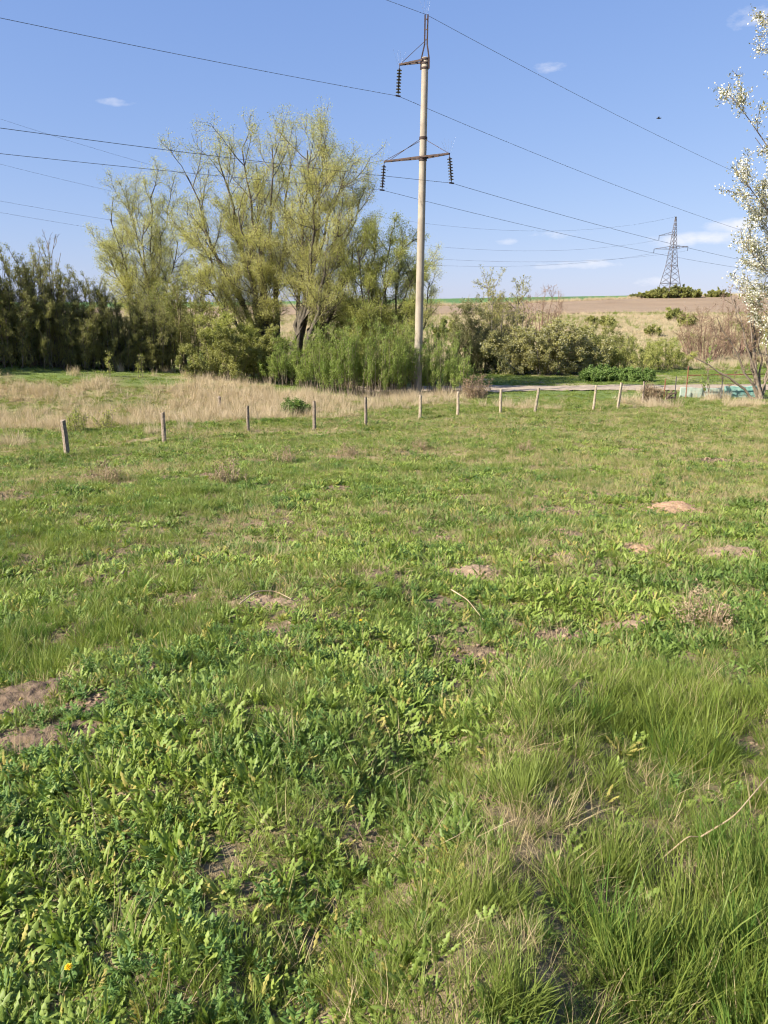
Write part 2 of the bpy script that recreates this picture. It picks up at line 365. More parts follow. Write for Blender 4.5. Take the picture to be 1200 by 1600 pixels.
# ------------------------------------------------------------------ branching plants
def unit(v): return v/(np.linalg.norm(v, axis=-1, keepdims=True)+1e-9)
def rings(P, Rr, k):
    """P (B,n,3), Rr (B,n) -> verts, quads"""
    B, n, _ = P.shape
    T = unit(np.gradient(P, axis=1)); ref = np.where(np.abs(T[..., 2:3]) < .9, np.array([0, 0, 1.]), np.array([1., 0, 0]))
    A = unit(np.cross(T, ref)); Bn = np.cross(T, A); an = np.arange(k)*2*math.pi/k
    V = P[:, :, None]+Rr[:, :, None, None]*(np.cos(an)[None, None, :, None]*A[:, :, None]+np.sin(an)[None, None, :, None]*Bn[:, :, None])
    idx = np.arange(B*n*k).reshape(B, n, k); a = idx[:, :-1]; b = np.roll(a, -1, 2); c = idx[:, 1:]; d = np.roll(c, -1, 2)
    return V.reshape(-1, 3), np.stack([a, b, d, c], -1).reshape(-1, 4)
def ribbons(rg, P, Rr):
    B, n, _ = P.shape; T = unit(np.gradient(P, axis=1)); A = unit(np.cross(T, unit(rg.normal(0, 1, (B, 1, 3)))))*Rr[..., None]*1.25
    V = np.stack([P-A, P+A], 2).reshape(-1, 3); idx = np.arange(B*n*2).reshape(B, n, 2)
    return V, np.stack([idx[:, :-1, 0], idx[:, :-1, 1], idx[:, 1:, 1], idx[:, 1:, 0]], -1).reshape(-1, 4)
def extend(rg, S, D, L, nseg, wig, up):
    P = [S]; d = unit(D)
    for i in range(nseg):
        d = unit(d+rg.normal(0, wig, d.shape)+np.array([0, 0, up])); P.append(P[-1]+d*(L/nseg)[:, None])
    return np.stack(P, 1)
def sample(rg, P, t):
    """points and tangents on polylines P (B,n,3) at t (B,m)"""
    n = P.shape[1]; f = np.clip(t, 0, .9999)*(n-1); i = f.astype(int); w = (f-i)[..., None]; b = np.arange(len(P))[:, None]
    return P[b, i]*(1-w)+P[b, i+1]*w, unit(P[b, i+1]-P[b, i])
def bezier(p0, p1, p2, n):
    t = np.linspace(0, 1, n)[:, None]; return (1-t)**2*np.asarray(p0)+2*t*(1-t)*np.asarray(p1)+t*t*np.asarray(p2)
def leaves_mesh(rg, C, L, W, up=.2, axis=None, tri=True):
    n = len(C); a = unit(rg.normal(0, 1, (n, 3))+np.array([0, 0, up])) if axis is None else unit(axis+rg.normal(0, .6, (n, 3)))
    b = unit(np.cross(a, rg.normal(0, 1, (n, 3)))); l = L*rg.uniform(.6, 1.35, n)[:, None]; w = W*rg.uniform(.6, 1.35, n)[:, None]
    nrm = np.cross(a, b)*w*.25
    if tri:
        V = np.stack([C-a*l*.5+b*w*.6, C-a*l*.4-b*w*.6, C+a*l*.65], 1).reshape(-1, 3); return V, np.arange(3*n).reshape(-1, 3)
    V = np.stack([C-a*l*.5, C+b*w*.5+nrm-a*l*.08, C+a*l*.5, C-b*w*.5+nrm-a*l*.08], 1).reshape(-1, 3)
    i = np.arange(n)*4
    return V, np.concatenate([np.stack([i, i+1, i+2], 1), np.stack([i, i+2, i+3], 1)])
def plant_mesh(seed, stems, levels, leafs, wood_split=1, tri=True, crown_join=False):
    """stems: list of (polyline (n,3), r0, r1). levels: (n, len, angle, t0, t1, nseg, wiggle, up, r0, taper) per order.
       leafs: list of (order, per_branch, L, W, up, t0, spread). Returns wood (V,F), twig (V,F), [leaf (V,F)...]"""
    rg = np.random.default_rng(seed)
    wv, wf, tv, tf = [], [], [], []; nw = ntw = 0
    P = np.stack([s[0] for s in stems]); n = P.shape[1]
    Rr = np.stack([np.linspace(1, 0, n)**1.15*(s[1]-s[2])+s[2] for s in stems])
    v, f = rings(P, Rr, 8); wv.append(v); wf.append(f); nw += len(v)
    orders = [P]; lens = np.array([np.linalg.norm(np.diff(s[0], axis=0), axis=1).sum() for s in stems])
    base_len = lens.max()
    for li, (cn, ln, ang, t0, t1, nseg, wig, up, r0, shrink) in enumerate(levels):
        B = len(P); t = rg.uniform(t0, t1, (B, cn)); S, T = sample(rg, P, t)
        rel = (lens/lens.max())[:, None] if li else (lens/base_len)[:, None]
        a = np.radians(ang)*rg.uniform(.6, 1.35, (B, cn))[..., None]
        perp = unit(np.cross(T, rg.normal(0, 1, (B, cn, 3)))); D = np.cos(a)*T+np.sin(a)*perp
        L = ln*(1-shrink*t)*rg.uniform(.55, 1.3, (B, cn))*np.clip(rel, .45, 1)
        S = S.reshape(-1, 3); D = D.reshape(-1, 3); L = L.ravel()
        P = extend(rg, S, D, L, nseg, wig, up); lens = L
        Rr = (r0*rg.uniform(.7, 1.2, len(P)))[:, None]*np.linspace(1, .35, nseg+1)[None]
        v, f = rings(P, Rr, 5 if li == 0 else 3) if li < wood_split else ribbons(rg, P if li < 2 else P[:, [0, -1]], Rr if li < 2 else Rr[:, [0, -1]])
        if li < wood_split: wv.append(v); wf.append(f+nw); nw += len(v)
        else: tv.append(v); tf.append(f+ntw); ntw += len(v)
        orders.append(P)
    res = []
    for (o, per, L, W, up, t0, spread) in leafs:
        Q = orders[o]; t = rg.uniform(t0, 1, (len(Q), per)); C, T = sample(rg, Q, t)
        C = C.reshape(-1, 3)+rg.normal(0, spread, (len(Q)*per, 3)); T = T.reshape(-1, 3)
        res.append(leaves_mesh(rg, C, L, W, up, axis=T*1.1, tri=tri))
    if crown_join:
        n0 = len(res[0][0]); res = [(np.vstack([res[0][0], res[1][0]]), np.vstack([res[0][1], res[1][1]+n0]))]
    return (np.vstack(wv), np.vstack(wf)), ((np.vstack(tv), np.vstack(tf)) if tv else None), res
def build_plant(name, loc, label, cat, pm, mats, group=None, parts=('trunk', 'branches', 'crown')):
    root = empty(name, loc); tag(root, label, cat, group)
    (wv, wf), tw, lv = pm
    obj(parts[0], mesh_from(parts[0], wv, [wf], True), mats[0], root)
    if tw: tag(obj(parts[1], mesh_from(parts[1], tw[0], [tw[1]], True), mats[1], root), kind='stuff')
    for i, (v, f) in enumerate(lv):
        nm = parts[2+i]; obj(nm, mesh_from(nm, v, [f]), mats[2+i], root)
    return root
def copy_tree(root, loc, rz, scale, label):
    c = root.copy(); col.objects.link(c); c.location = loc; c.rotation_euler = (0, 0, rz); c.scale = scale if hasattr(scale, '__len__') else (scale,)*3; c['label'] = label
    for ch in root.children:
        k = ch.copy(); col.objects.link(k); k.parent = c
    return c

M['lf_willow'] = leaf_mat('willow_leaf', (.36, .36, .12), (.52, .50, .21), .48, inst=False, wscale=.5)
M['lf_willow2'] = leaf_mat('young_willow_leaf', (.28, .31, .085), (.44, .44, .15), .45, inst=False, wscale=.5)
M['lf_bright'] = leaf_mat('shoot_leaf', (.17, .245, .05), (.30, .36, .095), .4, inst=False, wscale=.7)
M['lf_olive'] = leaf_mat('olive_leaf', (.17, .19, .05), (.30, .30, .095), .3, inst=False, wscale=.6)
M['lf_dark'] = leaf_mat('dark_leaf', (.16, .17, .055), (.28, .275, .10), .4, inst=False, wscale=.5)
M['lf_grey'] = leaf_mat('hawthorn_leaf', (.24, .235, .075), (.38, .355, .14), .3, inst=False, wscale=.6)
M['lf_darkbush'] = leaf_mat('dense_leaf', (.15, .155, .06), (.26, .255, .11), .25, inst=False, wscale=.6)
M['flower'] = leaf_mat('white_blossom', (.62, .60, .52), (.82, .80, .72), .3, inst=False, wscale=6, boost=1.0)
M['flower_haw'] = leaf_mat('cream_blossom', (.38, .37, .24), (.55, .53, .38), .3, inst=False, wscale=3, boost=1.0)
M['lf_cherry'] = leaf_mat('cherry_leaf', (.16, .17, .045), (.30, .26, .09), .35, inst=False, wscale=5)
M['lf_nettle'] = leaf_mat('nettle_leaf', (.11, .18, .04), (.19, .27, .075), .3, inst=False, wscale=2)
M['lf_bud'] = leaf_mat('bud', (.20, .15, .09), (.30, .22, .13), .2, inst=False, wscale=2)

def stem_px(base, loc, pts, depth, r0, r1, n=9, bow=.0):
    """a stem from local base to a pixel target at a depth, with a bend"""
    p2 = np.asarray(pts); p0 = np.asarray(base)
    return None
def stems_to(loc, targets, n=10, rg=None, r0=.2, r1=.05, spread=.5, lift=.45):
    """limbs rising from around loc to world-space targets, bending upwards"""
    out = []
    for (tx, ty, tz) in targets:
        e = np.array([tx, ty, tz])-np.asarray(loc); s = rg.normal(0, spread, 3)*np.array([1, 1, 0]); s[2] = -.15
        mid = s*(.55)+e*np.array([.42, .42, lift])+rg.normal(0, .25, 3)
        L = np.linalg.norm(e); P = bezier(s, mid, e, n); P[1:-1] += rg.normal(0, L*.012, (n-2, 3))
        out.append((P, r0*rg.uniform(.8, 1.15), r1))
    return out

# --- two tall willows in the middle left, a smaller one further left, a bushy one by the pole
def big_tree(name, px, depth, targets, label, seed, scale=1.0, r0=.24, counts=(18, 9, 5), lens=(4.0, 2.2, 1.2), leafn=15, mat='lf_willow', L=.07, W=.036, t0=.25, group='willows behind the fence', extra=0, ang=(48, 42, 40)):
    rg = np.random.default_rng(seed)
    x = (px-600)/FPX*depth*cp*1.03; loc = gpt(x, depth)
    tg = []
    for (tx, ty, dd) in targets: tg.append(at(tx, ty, depth+dd))
    st = stems_to(loc, tg, 11, rg, r0, .035, .35*scale)
    pm = plant_mesh(seed, st, [(counts[0], lens[0], ang[0], t0, 1.0, 6, .13, .12, .036, .30), (counts[1], lens[1], ang[1], .2, 1, 4, .17, .10, .014, .35), (counts[2], lens[2], ang[2], .15, 1, 2, .2, .06, .007, .3)],
                    [(3, leafn, L, W, .1, .0, .15), (2, 8, L, W, .1, .2, .18)], 2, crown_join=True)
    return build_plant(name, loc, label, 'tree', pm, [M['bark'], M['twig'], M[mat]], group)
big_tree('willow_tree', 428, 57.5, [(292,274,-1),(340,247,1.5),(378,232,-1),(425,227,1),(322,362,-2),(295,352,1),(372,332,-2.5),(455,247,2.5),(400,257,3),(355,287,3),(310,432,-3),(405,372,-3)],
         'tallest willow with several thick stems, left half of the yellow-green crown', 11, r0=.26, leafn=13, t0=.36)
big_tree('willow_tree', 462, 55, [(480,235,0),(512,247,1.5),(540,267,-1),(562,312,1),(500,292,-2),(568,367,.5),(505,252,3),(530,332,-3),(548,387,2.5),(470,302,3)],
         'tall willow with trunks leaning right, right half of the yellow-green crown', 12, r0=.24, leafn=13, t0=.36)
big_tree('willow_tree', 248, 66, [(200,317,0),(235,307,1),(172,342,-1),(262,322,1.5),(225,352,-2),(168,392,0),(278,377,-1),(190,422,1.5),(250,362,2.5)],
         'smaller round-crowned willow standing left of the two tall ones', 13, r0=.15, counts=(16, 9, 5), lens=(3.6, 2.0, 1.1), leafn=14)
big_tree('willow_tree', 590, 54, [(585,370,0),(612,362,1),(560,390,-1),(632,385,.5),(645,430,0),(540,430,-1),(610,420,-1.5),(575,450,-1),(600,400,2),(548,470,1),(640,480,-1)],
         'bushy low-branched willow just left of the concrete pole', 14, r0=.11, counts=(15, 9, 6), lens=(3.0, 1.6, .9), leafn=14, t0=.06, mat='lf_willow2', L=.072, W=.036)
big_tree('willow_tree', 645, 70, [(660,420,0),(672,440,1),(645,430,-1)],
         'pale thin willow whose crown shows on both sides of the pole', 15, r0=.1, counts=(14, 8, 6), lens=(2.4, 1.4, .8), leafn=12, L=.072, W=.036)

# --- shrubs
def shrub(name, px, depth, h, w, label, seed, mats, nst=14, counts=(10, 7, 5), leafn=5, L=.10, W=.045, upright=.5, group=None, lens=None, flowers=0, cat='shrub', z=None, wd=None, t0=.12, ang=45, stem_r=.012):
    rg = np.random.default_rng(seed)
    x = (px-600)/FPX*depth*cp*1.03 if px is not None else z[0]
    loc = gpt(x, depth); st = []
    wd = wd or w
    for i in range(nst):
        a = rg.uniform(0, 2*math.pi); q = math.sqrt(rg.uniform(0.02, 1)); hh = h*math.sqrt(max(.1, 1-(q*.92)**2))*rg.uniform(.75, 1.08)
        e = np.array([math.cos(a)*q*w/2, math.sin(a)*q*wd/2, hh]); s = e*np.array([.28*(1-upright)+upright*.8, .28*(1-upright)+upright*.8, 0])+np.array([0, 0, -.15])
        mid = s*.6+e*np.array([.4, .4, .5])+rg.normal(0, .08*w, 3)*np.array([1, 1, .3])
        st.append((bezier(s, mid, e, 8), stem_r*h*rg.uniform(.6, 1.2), .006))
    ls = lens or (.30*max(h, w*.6), .16*max(h, w*.6), .08*max(h, w*.6))
    lf = [(3, leafn, L, W, .2, .0, .07)]
    if flowers: lf.append((3, flowers, L*.8, L*.7, .5, .3, .06))
    pm = plant_mesh(seed, st, [(counts[0], ls[0], ang, t0, 1, 5, .18, .14*upright+.04, .006*h*.6, .4), (counts[1], ls[1], ang, .15, 1, 3, .2, .05, .006, .3), (counts[2], ls[2], ang, .1, 1, 2, .2, .04, .004, .3)], lf, 1)
    return build_plant(name, loc, label, cat, pm, mats, group, ('stems', 'twigs', 'foliage', 'blossom'))
W_, O_, D_, G_, B_ = M['lf_willow2'], M['lf_olive'], M['lf_dark'], M['lf_grey'], M['lf_bright']
# dark hedge on the left bank
HG = 'dark shrubs of the left hedge'
hedge = [(-40,50,7.8,6.5,'beyond'),(22,50,7.2,5.0,'a'),(78,51,6.8,4.8,'b'),(132,52,6.0,4.6,'c'),(185,53,5.2,4.4,'d'),(238,54,4.6,4.2,'e')]
hl = ['dark leafy hedge shrub cut by the left picture edge, tallest of the hedge', 'tall dark hedge shrub second from the left end', 'dark hedge shrub below the bare treetop on the left',
      'dark hedge shrub in the middle of the left thicket', 'dark hedge shrub sloping down beneath the small willow', 'lowest dark hedge shrub at the right end of the left thicket']
hs = []
for i, (px, dp, h, w, _) in enumerate(hedge):
    if i < 2:
        hs.append(shrub('hedge_shrub', px, dp, h, w, hl[i], 30+i, [M['bark'], M['twig'], D_], nst=60, counts=(12, 6, 4), leafn=4, L=.09, W=.038, upright=.95, group=HG, lens=(1.7, .9, .5), ang=24, t0=.0, stem_r=.005))
    else:
        x = (px-600)/FPX*dp*.995; q = hedge[i % 2]; copy_tree(hs[i % 2], gpt(x, dp), 2.0+i*1.3, (w/q[3], w/q[3], h/q[2]), hl[i])
# the hedge goes on past the picture edge
copy_tree(hs[0], gpt(-31.0, 46), 1.0, 1.15, 'tall dark hedge shrub beyond the left picture edge'); copy_tree(hs[1], gpt(-37.0, 43), 3.0, 1.25, 'farthest dark hedge shrub beyond the left picture edge')
# bare tree poking out of the hedge
rg = np.random.default_rng(50); loc = gpt((75-600)/FPX*53*.99, 53)
pm = plant_mesh(50, stems_to(loc, [at(62, 385, 53), at(85, 378, 53.5), at(95, 395, 52.5), at(55, 402, 53), at(75,375,54)], 9, rg, .07, .015, .25), [(10, 1.6, 30, .35, 1, 5, .1, .12, .02, .5), (6, .7, 30, .2, 1, 3, .12, .1, .008, .4)], [(2, 1, .05, .03, .2, .3, .02)], 1)
build_plant('bare_tree', loc, 'bare twiggy treetop rising out of the dark left hedge', 'tree', pm, [M['twig_grey'], M['twig_grey'], M['lf_bud']])
# undergrowth below the willows
shrub('understorey_shrub', 300, 57, 7.6, 5.8, 'brownish olive shrub between the dark hedge and the tall willow', 60, [M['twig'], M['twig'], O_], nst=18, leafn=4, upright=.5)
shrub('understorey_shrub', 262, 60, 5.6, 5.0, 'thin brown shrub at the foot of the smaller willow', 61, [M['twig_grey'], M['twig_grey'], O_], nst=16, leafn=3, upright=.6)
shrub('understorey_shrub', 365, 54, 5.0, 4.6, 'yellow-green leafy shrub under the tallest willow', 62, [M['twig'], M['twig'], W_], nst=16, leafn=6, upright=.5)
shrub('understorey_shrub', 345, 51, 3.4, 4.8, 'dark olive low shrub in front of the tallest willow', 63, [M['twig'], M['twig'], O_], nst=16, leafn=5, upright=.4)
shrub('understorey_shrub', 410, 53, 3.8, 4.0, 'olive shrub hiding the foot of the tall willows', 64, [M['twig'], M['twig'], O_], nst=16, leafn=5, upright=.5)
shrub('understorey_shrub', 528, 57, 6.2, 4.8, 'tangled green shrub between the leaning willow trunks and the pole', 65, [M['twig'], M['twig'], W_], nst=18, leafn=5, upright=.5)
shrub('understorey_shrub', 610, 57, 6.4, 5.5, 'dense olive shrub behind the bright shoots left of the pole', 66, [M['twig'], M['twig'], O_], nst=20, leafn=6, upright=.5)
# bright green upright willow shoots around the pole
SG = 'bright green upright shoots around the pole'
def shoots(px, depth, h, w, label, seed, nst=46, leafn=5, mat=None):
    rg = np.random.default_rng(seed); loc = gpt((px-600)/FPX*depth*.995, depth); st = []
    for i in range(nst):
        a = rg.uniform(0, 6.283); q = math.sqrt(rg.uniform()); b = np.array([math.cos(a)*q*w*.5, math.sin(a)*q*w*.35, -.15]); hh = h*(1-.35*q*q)*rg.uniform(.45, 1.12)
        e = b*np.array([1.25, 1.25, 0])+np.array([rg.normal(0, .22), rg.normal(0, .22), hh]); st.append((bezier(b, (b+e)/2+rg.normal(0, .12, 3), e, 8), .016*rg.uniform(.6, 1.3), .004))
    pm = plant_mesh(seed, st, [(10, .85, 24, .32, 1, 4, .12, .12, .006, .45), (5, .4, 26, .15, 1, 3, .15, .08, .004, .3)], [(2, int(leafn*1.5), .075, .028, .5, .0, .06), (1, 3, .075, .028, .5, .0, .05)], 1, crown_join=True)
    return build_plant('shoot_clump', loc, label, 'shrub', pm, [M['bark_pale'], M['twig'], mat or B_], SG, ('stems', 'twigs', 'foliage'))
sh = [shoots(545, 48.6, 4.4, 3.0, 'tall clump of bright green shoots midway between willow trunk and pole', 72, 60), shoots(592, 48.6, 4.6, 3.0, 'bright green clump of shoots second left of the pole', 73, 60),
      shoots(716, 49.0, 3.4, 1.4, 'few pale leafy shoots at the right end of the row', 76, 16, 4)]
for k, px, dp, sc, lb in ((0, 445, 51.5, (.9, 1, .72), 'leftmost clump of green shoots below the leaning willow trunks'), (1, 497, 49.8, (1, 1, .9), 'clump of green shoots beside the foot of the leaning willow'),
                          (0, 634, 50.0, (.85, 1, 1.05), 'clump of bright green shoots touching the left side of the pole'), (1, 688, 50.2, (.85, .9, 1.0), 'clump of green shoots just right of the pole')):
    copy_tree(sh[k], gpt((px-600)/FPX*dp*.995, dp), px*.7, sc, lb)
# beyond the road
shrub('dark_bush', 740, 75, 6.6, 5.4, 'dark dense rounded bush right of the pole', 80, [M['twig'], M['twig'], M['lf_darkbush']], nst=26, counts=(10, 7, 5), leafn=3, L=.12, W=.055, upright=.35, t0=.02)
shrub('grey_bush', 778, 78, 9.0, 7.0, 'tall grey-green half-leafed bush above the dark one', 81, [M['twig_grey'], M['twig_grey'], G_], nst=20, counts=(10, 7, 5), leafn=3, L=.13, W=.06, upright=.35)
shrub('hawthorn_shrub', 850, 72, 5.0, 11.5, 'broad grey-green hawthorn speckled with cream blossom beside the road', 82, [M['twig_grey'], M['twig_grey'], G_, M['flower_haw']], nst=34, counts=(11, 8, 6), leafn=4, L=.12, W=.07, upright=.25, flowers=1, wd=5.5, t0=.0)
shrub('olive_bush', 925, 76, 4.8, 6.5, 'olive green bush at the right end of the hawthorn', 83, [M['twig'], M['twig'], O_], nst=24, counts=(10, 7, 5), leafn=5, upright=.35, t0=.02)
ob = shrub('olive_bush', 975, 76, 3.4, 6.0, 'low yellowish willow scrub above the nettle bank', 84, [M['twig'], M['twig'], W_], nst=30, counts=(9, 6, 4), leafn=3, upright=.8)
copy_tree(ob, gpt((1035-600)/FPX*80*.99, 80), 1.7, (1.08, 1.0, .85), 'thin pale willow scrub at the foot of the dry slope')
shrub('nettle_patch', 940, 63.5, 1.0, 4.2, 'left half of the dark green nettle bank beside the road', 86, [M['twig'], M['twig'], M['lf_nettle']], nst=60, counts=(7, 4, 3), leafn=5, L=.12, W=.07, upright=1, lens=(.5, .3, .2), cat='plant', group='nettle bank', wd=2.2)
shrub('nettle_patch', 988, 63.0, .95, 3.6, 'right half of the dark green nettle bank beside the road', 87, [M['twig'], M['twig'], M['lf_nettle']], nst=50, counts=(7, 4, 3), leafn=5, L=.12, W=.07, upright=1, lens=(.5, .3, .2), cat='plant', group='nettle bank', wd=2.2)
# bare bushes on the dry slope
bb = shrub('bare_bush', 1092, 92, 7.0, 7.5, 'leafless brown bush on the dry slope left of the blossom tree', 90, [M['twig_red'], M['twig_red'], M['lf_bud']], nst=26, counts=(10, 7, 4), leafn=1, L=.08, W=.05, upright=.45)
copy_tree(bb, gpt((1150-600)/FPX*98*.985, 98), 2.2, 1.05, 'leafless brown bush behind the trunk of the blossom tree')
shrub('bare_bush', 838, 118, 8.6, 6.5, 'reddish bare bush showing against the sky above the hawthorn', 92, [M['twig_red'], M['twig_red'], M['lf_bud']], nst=18, counts=(9, 6, 4), leafn=1, L=.08, W=.05, upright=.4)
s0 = shrub('slope_bush', 915, 150, 1.5, 2.6, 'small dark bush on the dry slope below the ploughed field, leftmost', 93, [M['twig'], M['twig'], O_], nst=14, counts=(7, 5, 3), leafn=3, L=.2, W=.1, upright=.4, group='small bushes dotted over the dry slope')
for (px, dp, sc, lb) in [(940,140,1.3,'small bush beside a gully on the dry slope'),(1040,158,1.6,'small greenish bush high on the dry slope below the tower'),(1062,140,1.5,'small bush left of the bare brown bushes'),(700,120,2.0,'small bush on the slope just right of the pole'),(1010,125,1.1,'small bush low on the dry slope above the willow scrub')]:
    x = (px-600)/FPX*dp*.995; copy_tree(s0, gpt(x, dp), dp, sc, lb)
# bushes along the skyline round the lattice tower
s1 = shrub('skyline_bush', 1020, 300, 3.6, 11, 'green bush on the skyline at the left foot of the lattice tower', 95, [M['twig'], M['twig'], M['lf_olive']], nst=30, counts=(8, 5, 4), leafn=5, L=.5, W=.3, upright=.3, group='skyline bushes round the tower', t0=.02)
for (px, dp, sc, lb) in [(1045,302,(1.0,1,1.12),'green bush right under the lattice tower'),(1062,300,(.8,1,.85),'green bush at the right foot of the lattice tower'),(996,303,(.6,1,.6),'low green bush left of the tower bushes'),(980,305,(.5,1,.4),'lowest bush at the left end of the skyline bushes')]:
    x = (px-600)/FPX*dp*.995; copy_tree(s1, gpt(x, dp, .25), px, sc, lb)
s2 = shrub('skyline_bush', 1100, 302, 2.6, 9, 'brown low bush on the skyline right of the tower', 96, [M['twig_red'], M['twig_red'], O_], nst=24, counts=(8, 6, 4), leafn=2, L=.4, W=.25, upright=.35, group='skyline bushes round the tower', t0=.02)

# blossoming cherry reaching in from the right, its trunk outside the picture
rg = np.random.default_rng(120); loc = gpt(9.6, 15.5); ch = []
for (px, py, dd, st) in [(1128,150,0,.42),(1190,28,-.3,.55),(1130,262,-.3,.38),(1165,215,.6,.42),(1165,330,.2,.32),(1150,385,-.4,.3),(1140,450,.2,.26),(1180,505,-.2,.22),
                         (1175,420,.5,.28),(1260,100,0,.5),(1290,250,.8,.4),(1300,400,-.8,.3),(1390,180,.3,.5),(1420,330,-.3,.35),(1250,-60,.2,.6),(1330,-120,0,.6),(1230,470,-1,.25)]:
    e = at(px+15, py, 15.5+dd)-loc; s = np.array([0, 0, e[2]*st]); mid = s*.4+e*.6+np.array([0, 0, .35]); ch.append((bezier(s, mid, e, 9), .028, .006))
tr = bezier((0, 0, -.2), (.1, 0, 3.5), (-.1, .1, 8.3), 9); ch.append((tr, .15, .03))
pm = plant_mesh(120, ch, [(30, 1.15, 48, .10, 1, 4, .12, .08, .006, .2), (9, .42, 45, .15, 1, 3, .12, .05, .005, .3)],
                [(2, 6, .050, .024, .4, .2, .04), (2, 9, .036, .032, .3, .0, .05), (1, 22, .036, .032, .3, .1, .06)], 1, False)
nb = len(pm[2][1][0]); pm = (pm[0], pm[1], [pm[2][0], (np.vstack([pm[2][1][0], pm[2][2][0]]), np.vstack([pm[2][1][1], pm[2][2][1]+nb]))])
build_plant('cherry_tree', loc, 'cherry tree full of white blossom reaching in from the right edge', 'tree', pm, [M['bark_pale'], M['twig_grey'], M['lf_cherry'], M['flower']], parts=('trunk', 'twigs', 'crown', 'blossom'))
# pale-trunked tree standing at the rail fence, half bare
rg = np.random.default_rng(121); bp = hit(1188, 624); loc = bp; dp = bp[1]
tg = [at(1180,470,dp), at(1150,470,dp+.5), at(1195,440,dp-.3), at(1120,495,dp-.5), at(1140,455,dp+.4), at(1215,430,dp), at(1078,555,dp-.2), at(1235,470,dp+.3), at(1168,430,dp)]
pm = plant_mesh(121, stems_to(loc, tg, 9, rg, .10, .02, .12), [(8, 1.1, 38, .3, 1, 5, .12, .05, .018, .4), (6, .5, 40, .2, 1, 3, .14, .03, .008, .3), (4, .25, 40, .2, 1, 2, .14, .03, .005, .3)], [(3, 1, .07, .05, .2, .3, .03)], 1)
build_plant('bare_tree', loc, 'pale multi-trunked tree, nearly bare, standing at the right end of the rail fence', 'tree', pm, [M['bark_pale'], M['twig_red'], M['lf_bud']])
# young saplings
rg = np.random.default_rng(122); loc = hit(1108, 622); dp = loc[1]
pm = plant_mesh(122, stems_to(loc, [at(1100,560,dp), at(1112,545,dp+.2), at(1096,590,dp)], 7, rg, .035, .008, .05), [(8, .6, 40, .3, 1, 3, .12, .08, .008, .4), (4, .3, 40, .2, 1, 2, .12, .05, .005, .3)], [(2, 3, .10, .07, .2, .3, .03)], 1)
build_plant('sapling', loc, 'thin sapling with a few green leaves before the rail fence', 'tree', pm, [M['bark_pale'], M['twig_grey'], M['lf_bright']])
shrub('weed_bush', 120, 33, 1.0, 1.2, 'small budding shrub in the dry grass behind the leftmost post', 124, [M['twig_grey'], M['twig_grey'], W_], nst=10, counts=(6, 4, 3), leafn=2, L=.06, W=.03, upright=.6)
shrub('weed_bush', 165, 34, .9, 1.4, 'second small budding shrub behind the fence on the left', 125, [M['twig_grey'], M['twig_grey'], W_], nst=10, counts=(6, 4, 3), leafn=1, L=.06, W=.03, upright=.5)
shrub('weed_bush', 1012, hit(1012, 630)[1], 1.15, 1.6, 'reddish dry weed bush around the short red-brown post', 126, [M['twig_red'], M['twig_red'], M['lf_bud']], nst=26, counts=(6, 4, 3), leafn=2, L=.06, W=.03, upright=.7)
shrub('weed_bush', 463, 39, .8, 1.5, 'low green leafy weed among the dry grass behind the fourth post', 127, [M['twig'], M['twig'], M['lf_nettle']], nst=20, counts=(6, 4, 3), leafn=4, L=.09, W=.05, upright=.7)
shrub('weed_bush', 742, 47, 1.3, 2.2, 'brown tangled bramble right of the green shoots', 128, [M['twig_red'], M['twig_red'], M['lf_bud']], nst=26, counts=(7, 5, 3), leafn=1, L=.06, W=.04, upright=.3)
WG = 'dry brown weed clumps standing in the meadow'
wb = shrub('dry_weed', 350, hit(350, 752)[1], .42, .8, 'brown dry weed clump below the third post, largest of the meadow weeds', 140, [M['stalk'], M['stalk'], M['lf_bud']], nst=18, counts=(6, 4, 2), leafn=1, L=.03, W=.02, upright=.8, group=WG, cat='plant', stem_r=.008)
for (px, py, sc, lb) in [(447,722,.9,'brown dry weed clump below the fourth post'),(543,712,.8,'brown dry weed clump below the fifth post'),(165,752,.9,'dry weed clump below and between the two leftmost posts'),(655,700,.7,'low dry weed clump in the meadow below the concrete pole'),(822,705,.7,'low dry weed clump below the leaning pale post'),(1095,975,.55,'pale dry weed clump in the right middle of the meadow')]:
    copy_tree(wb, hit(px, py), px, sc, lb)
TG = 'pale leafy saplings before the hedge'
for i, (px, h, lb) in enumerate([(225,1.9,'pale slender sapling catching light in front of the dark hedge'),(180,1.4,'thin pale stem in front of the dark hedge')]):
    shrub('hedge_sapling', px, 48.4, h, .4, lb, 130+i, [M['bark_pale'], M['twig'], W_], nst=3, counts=(5, 3, 2), leafn=2, L=.09, W=.04, upright=.95, group=TG, lens=(.45, .25, .15), ang=30, stem_r=.008)

# ------------------------------------------------------------------ concrete power pole
pb = hit(652, 619); PD = float(pb[1]); pole = empty('power_pole', pb)
tag(pole, 'tall slightly leaning concrete power pole with steel crossarms beside the willows', 'power pole')
def loc_(px, py, d=0.0): return at(px, py, PD+d)-pb
top = loc_(664.3, 90); base = np.array([0, 0, -.4])
axis = unit(top-base)
def on_axis(py):
    lo, hi = 0., 1.
    t = np.linspace(0, 1.2, 3000); P = base+(top-base)*t[:, None]; W = P+pb-np.array([0, 0, EYE])
    dep = W[:, 1]*cp-W[:, 2]*sp; yy = 800-FPX*(W[:, 1]*sp+W[:, 2]*cp)/dep
    return P[np.argmin(abs(yy-py))]
tt = np.linspace(0, 1, 30)[:, None]
MB().tube(base+(top-base)*tt, np.linspace(.268, .190, 30), 28).build('shaft', M['concrete'], pole, sm=False)
for p_ in pole.children[0].data.polygons: p_.use_smooth = len(p_.vertices) == 4
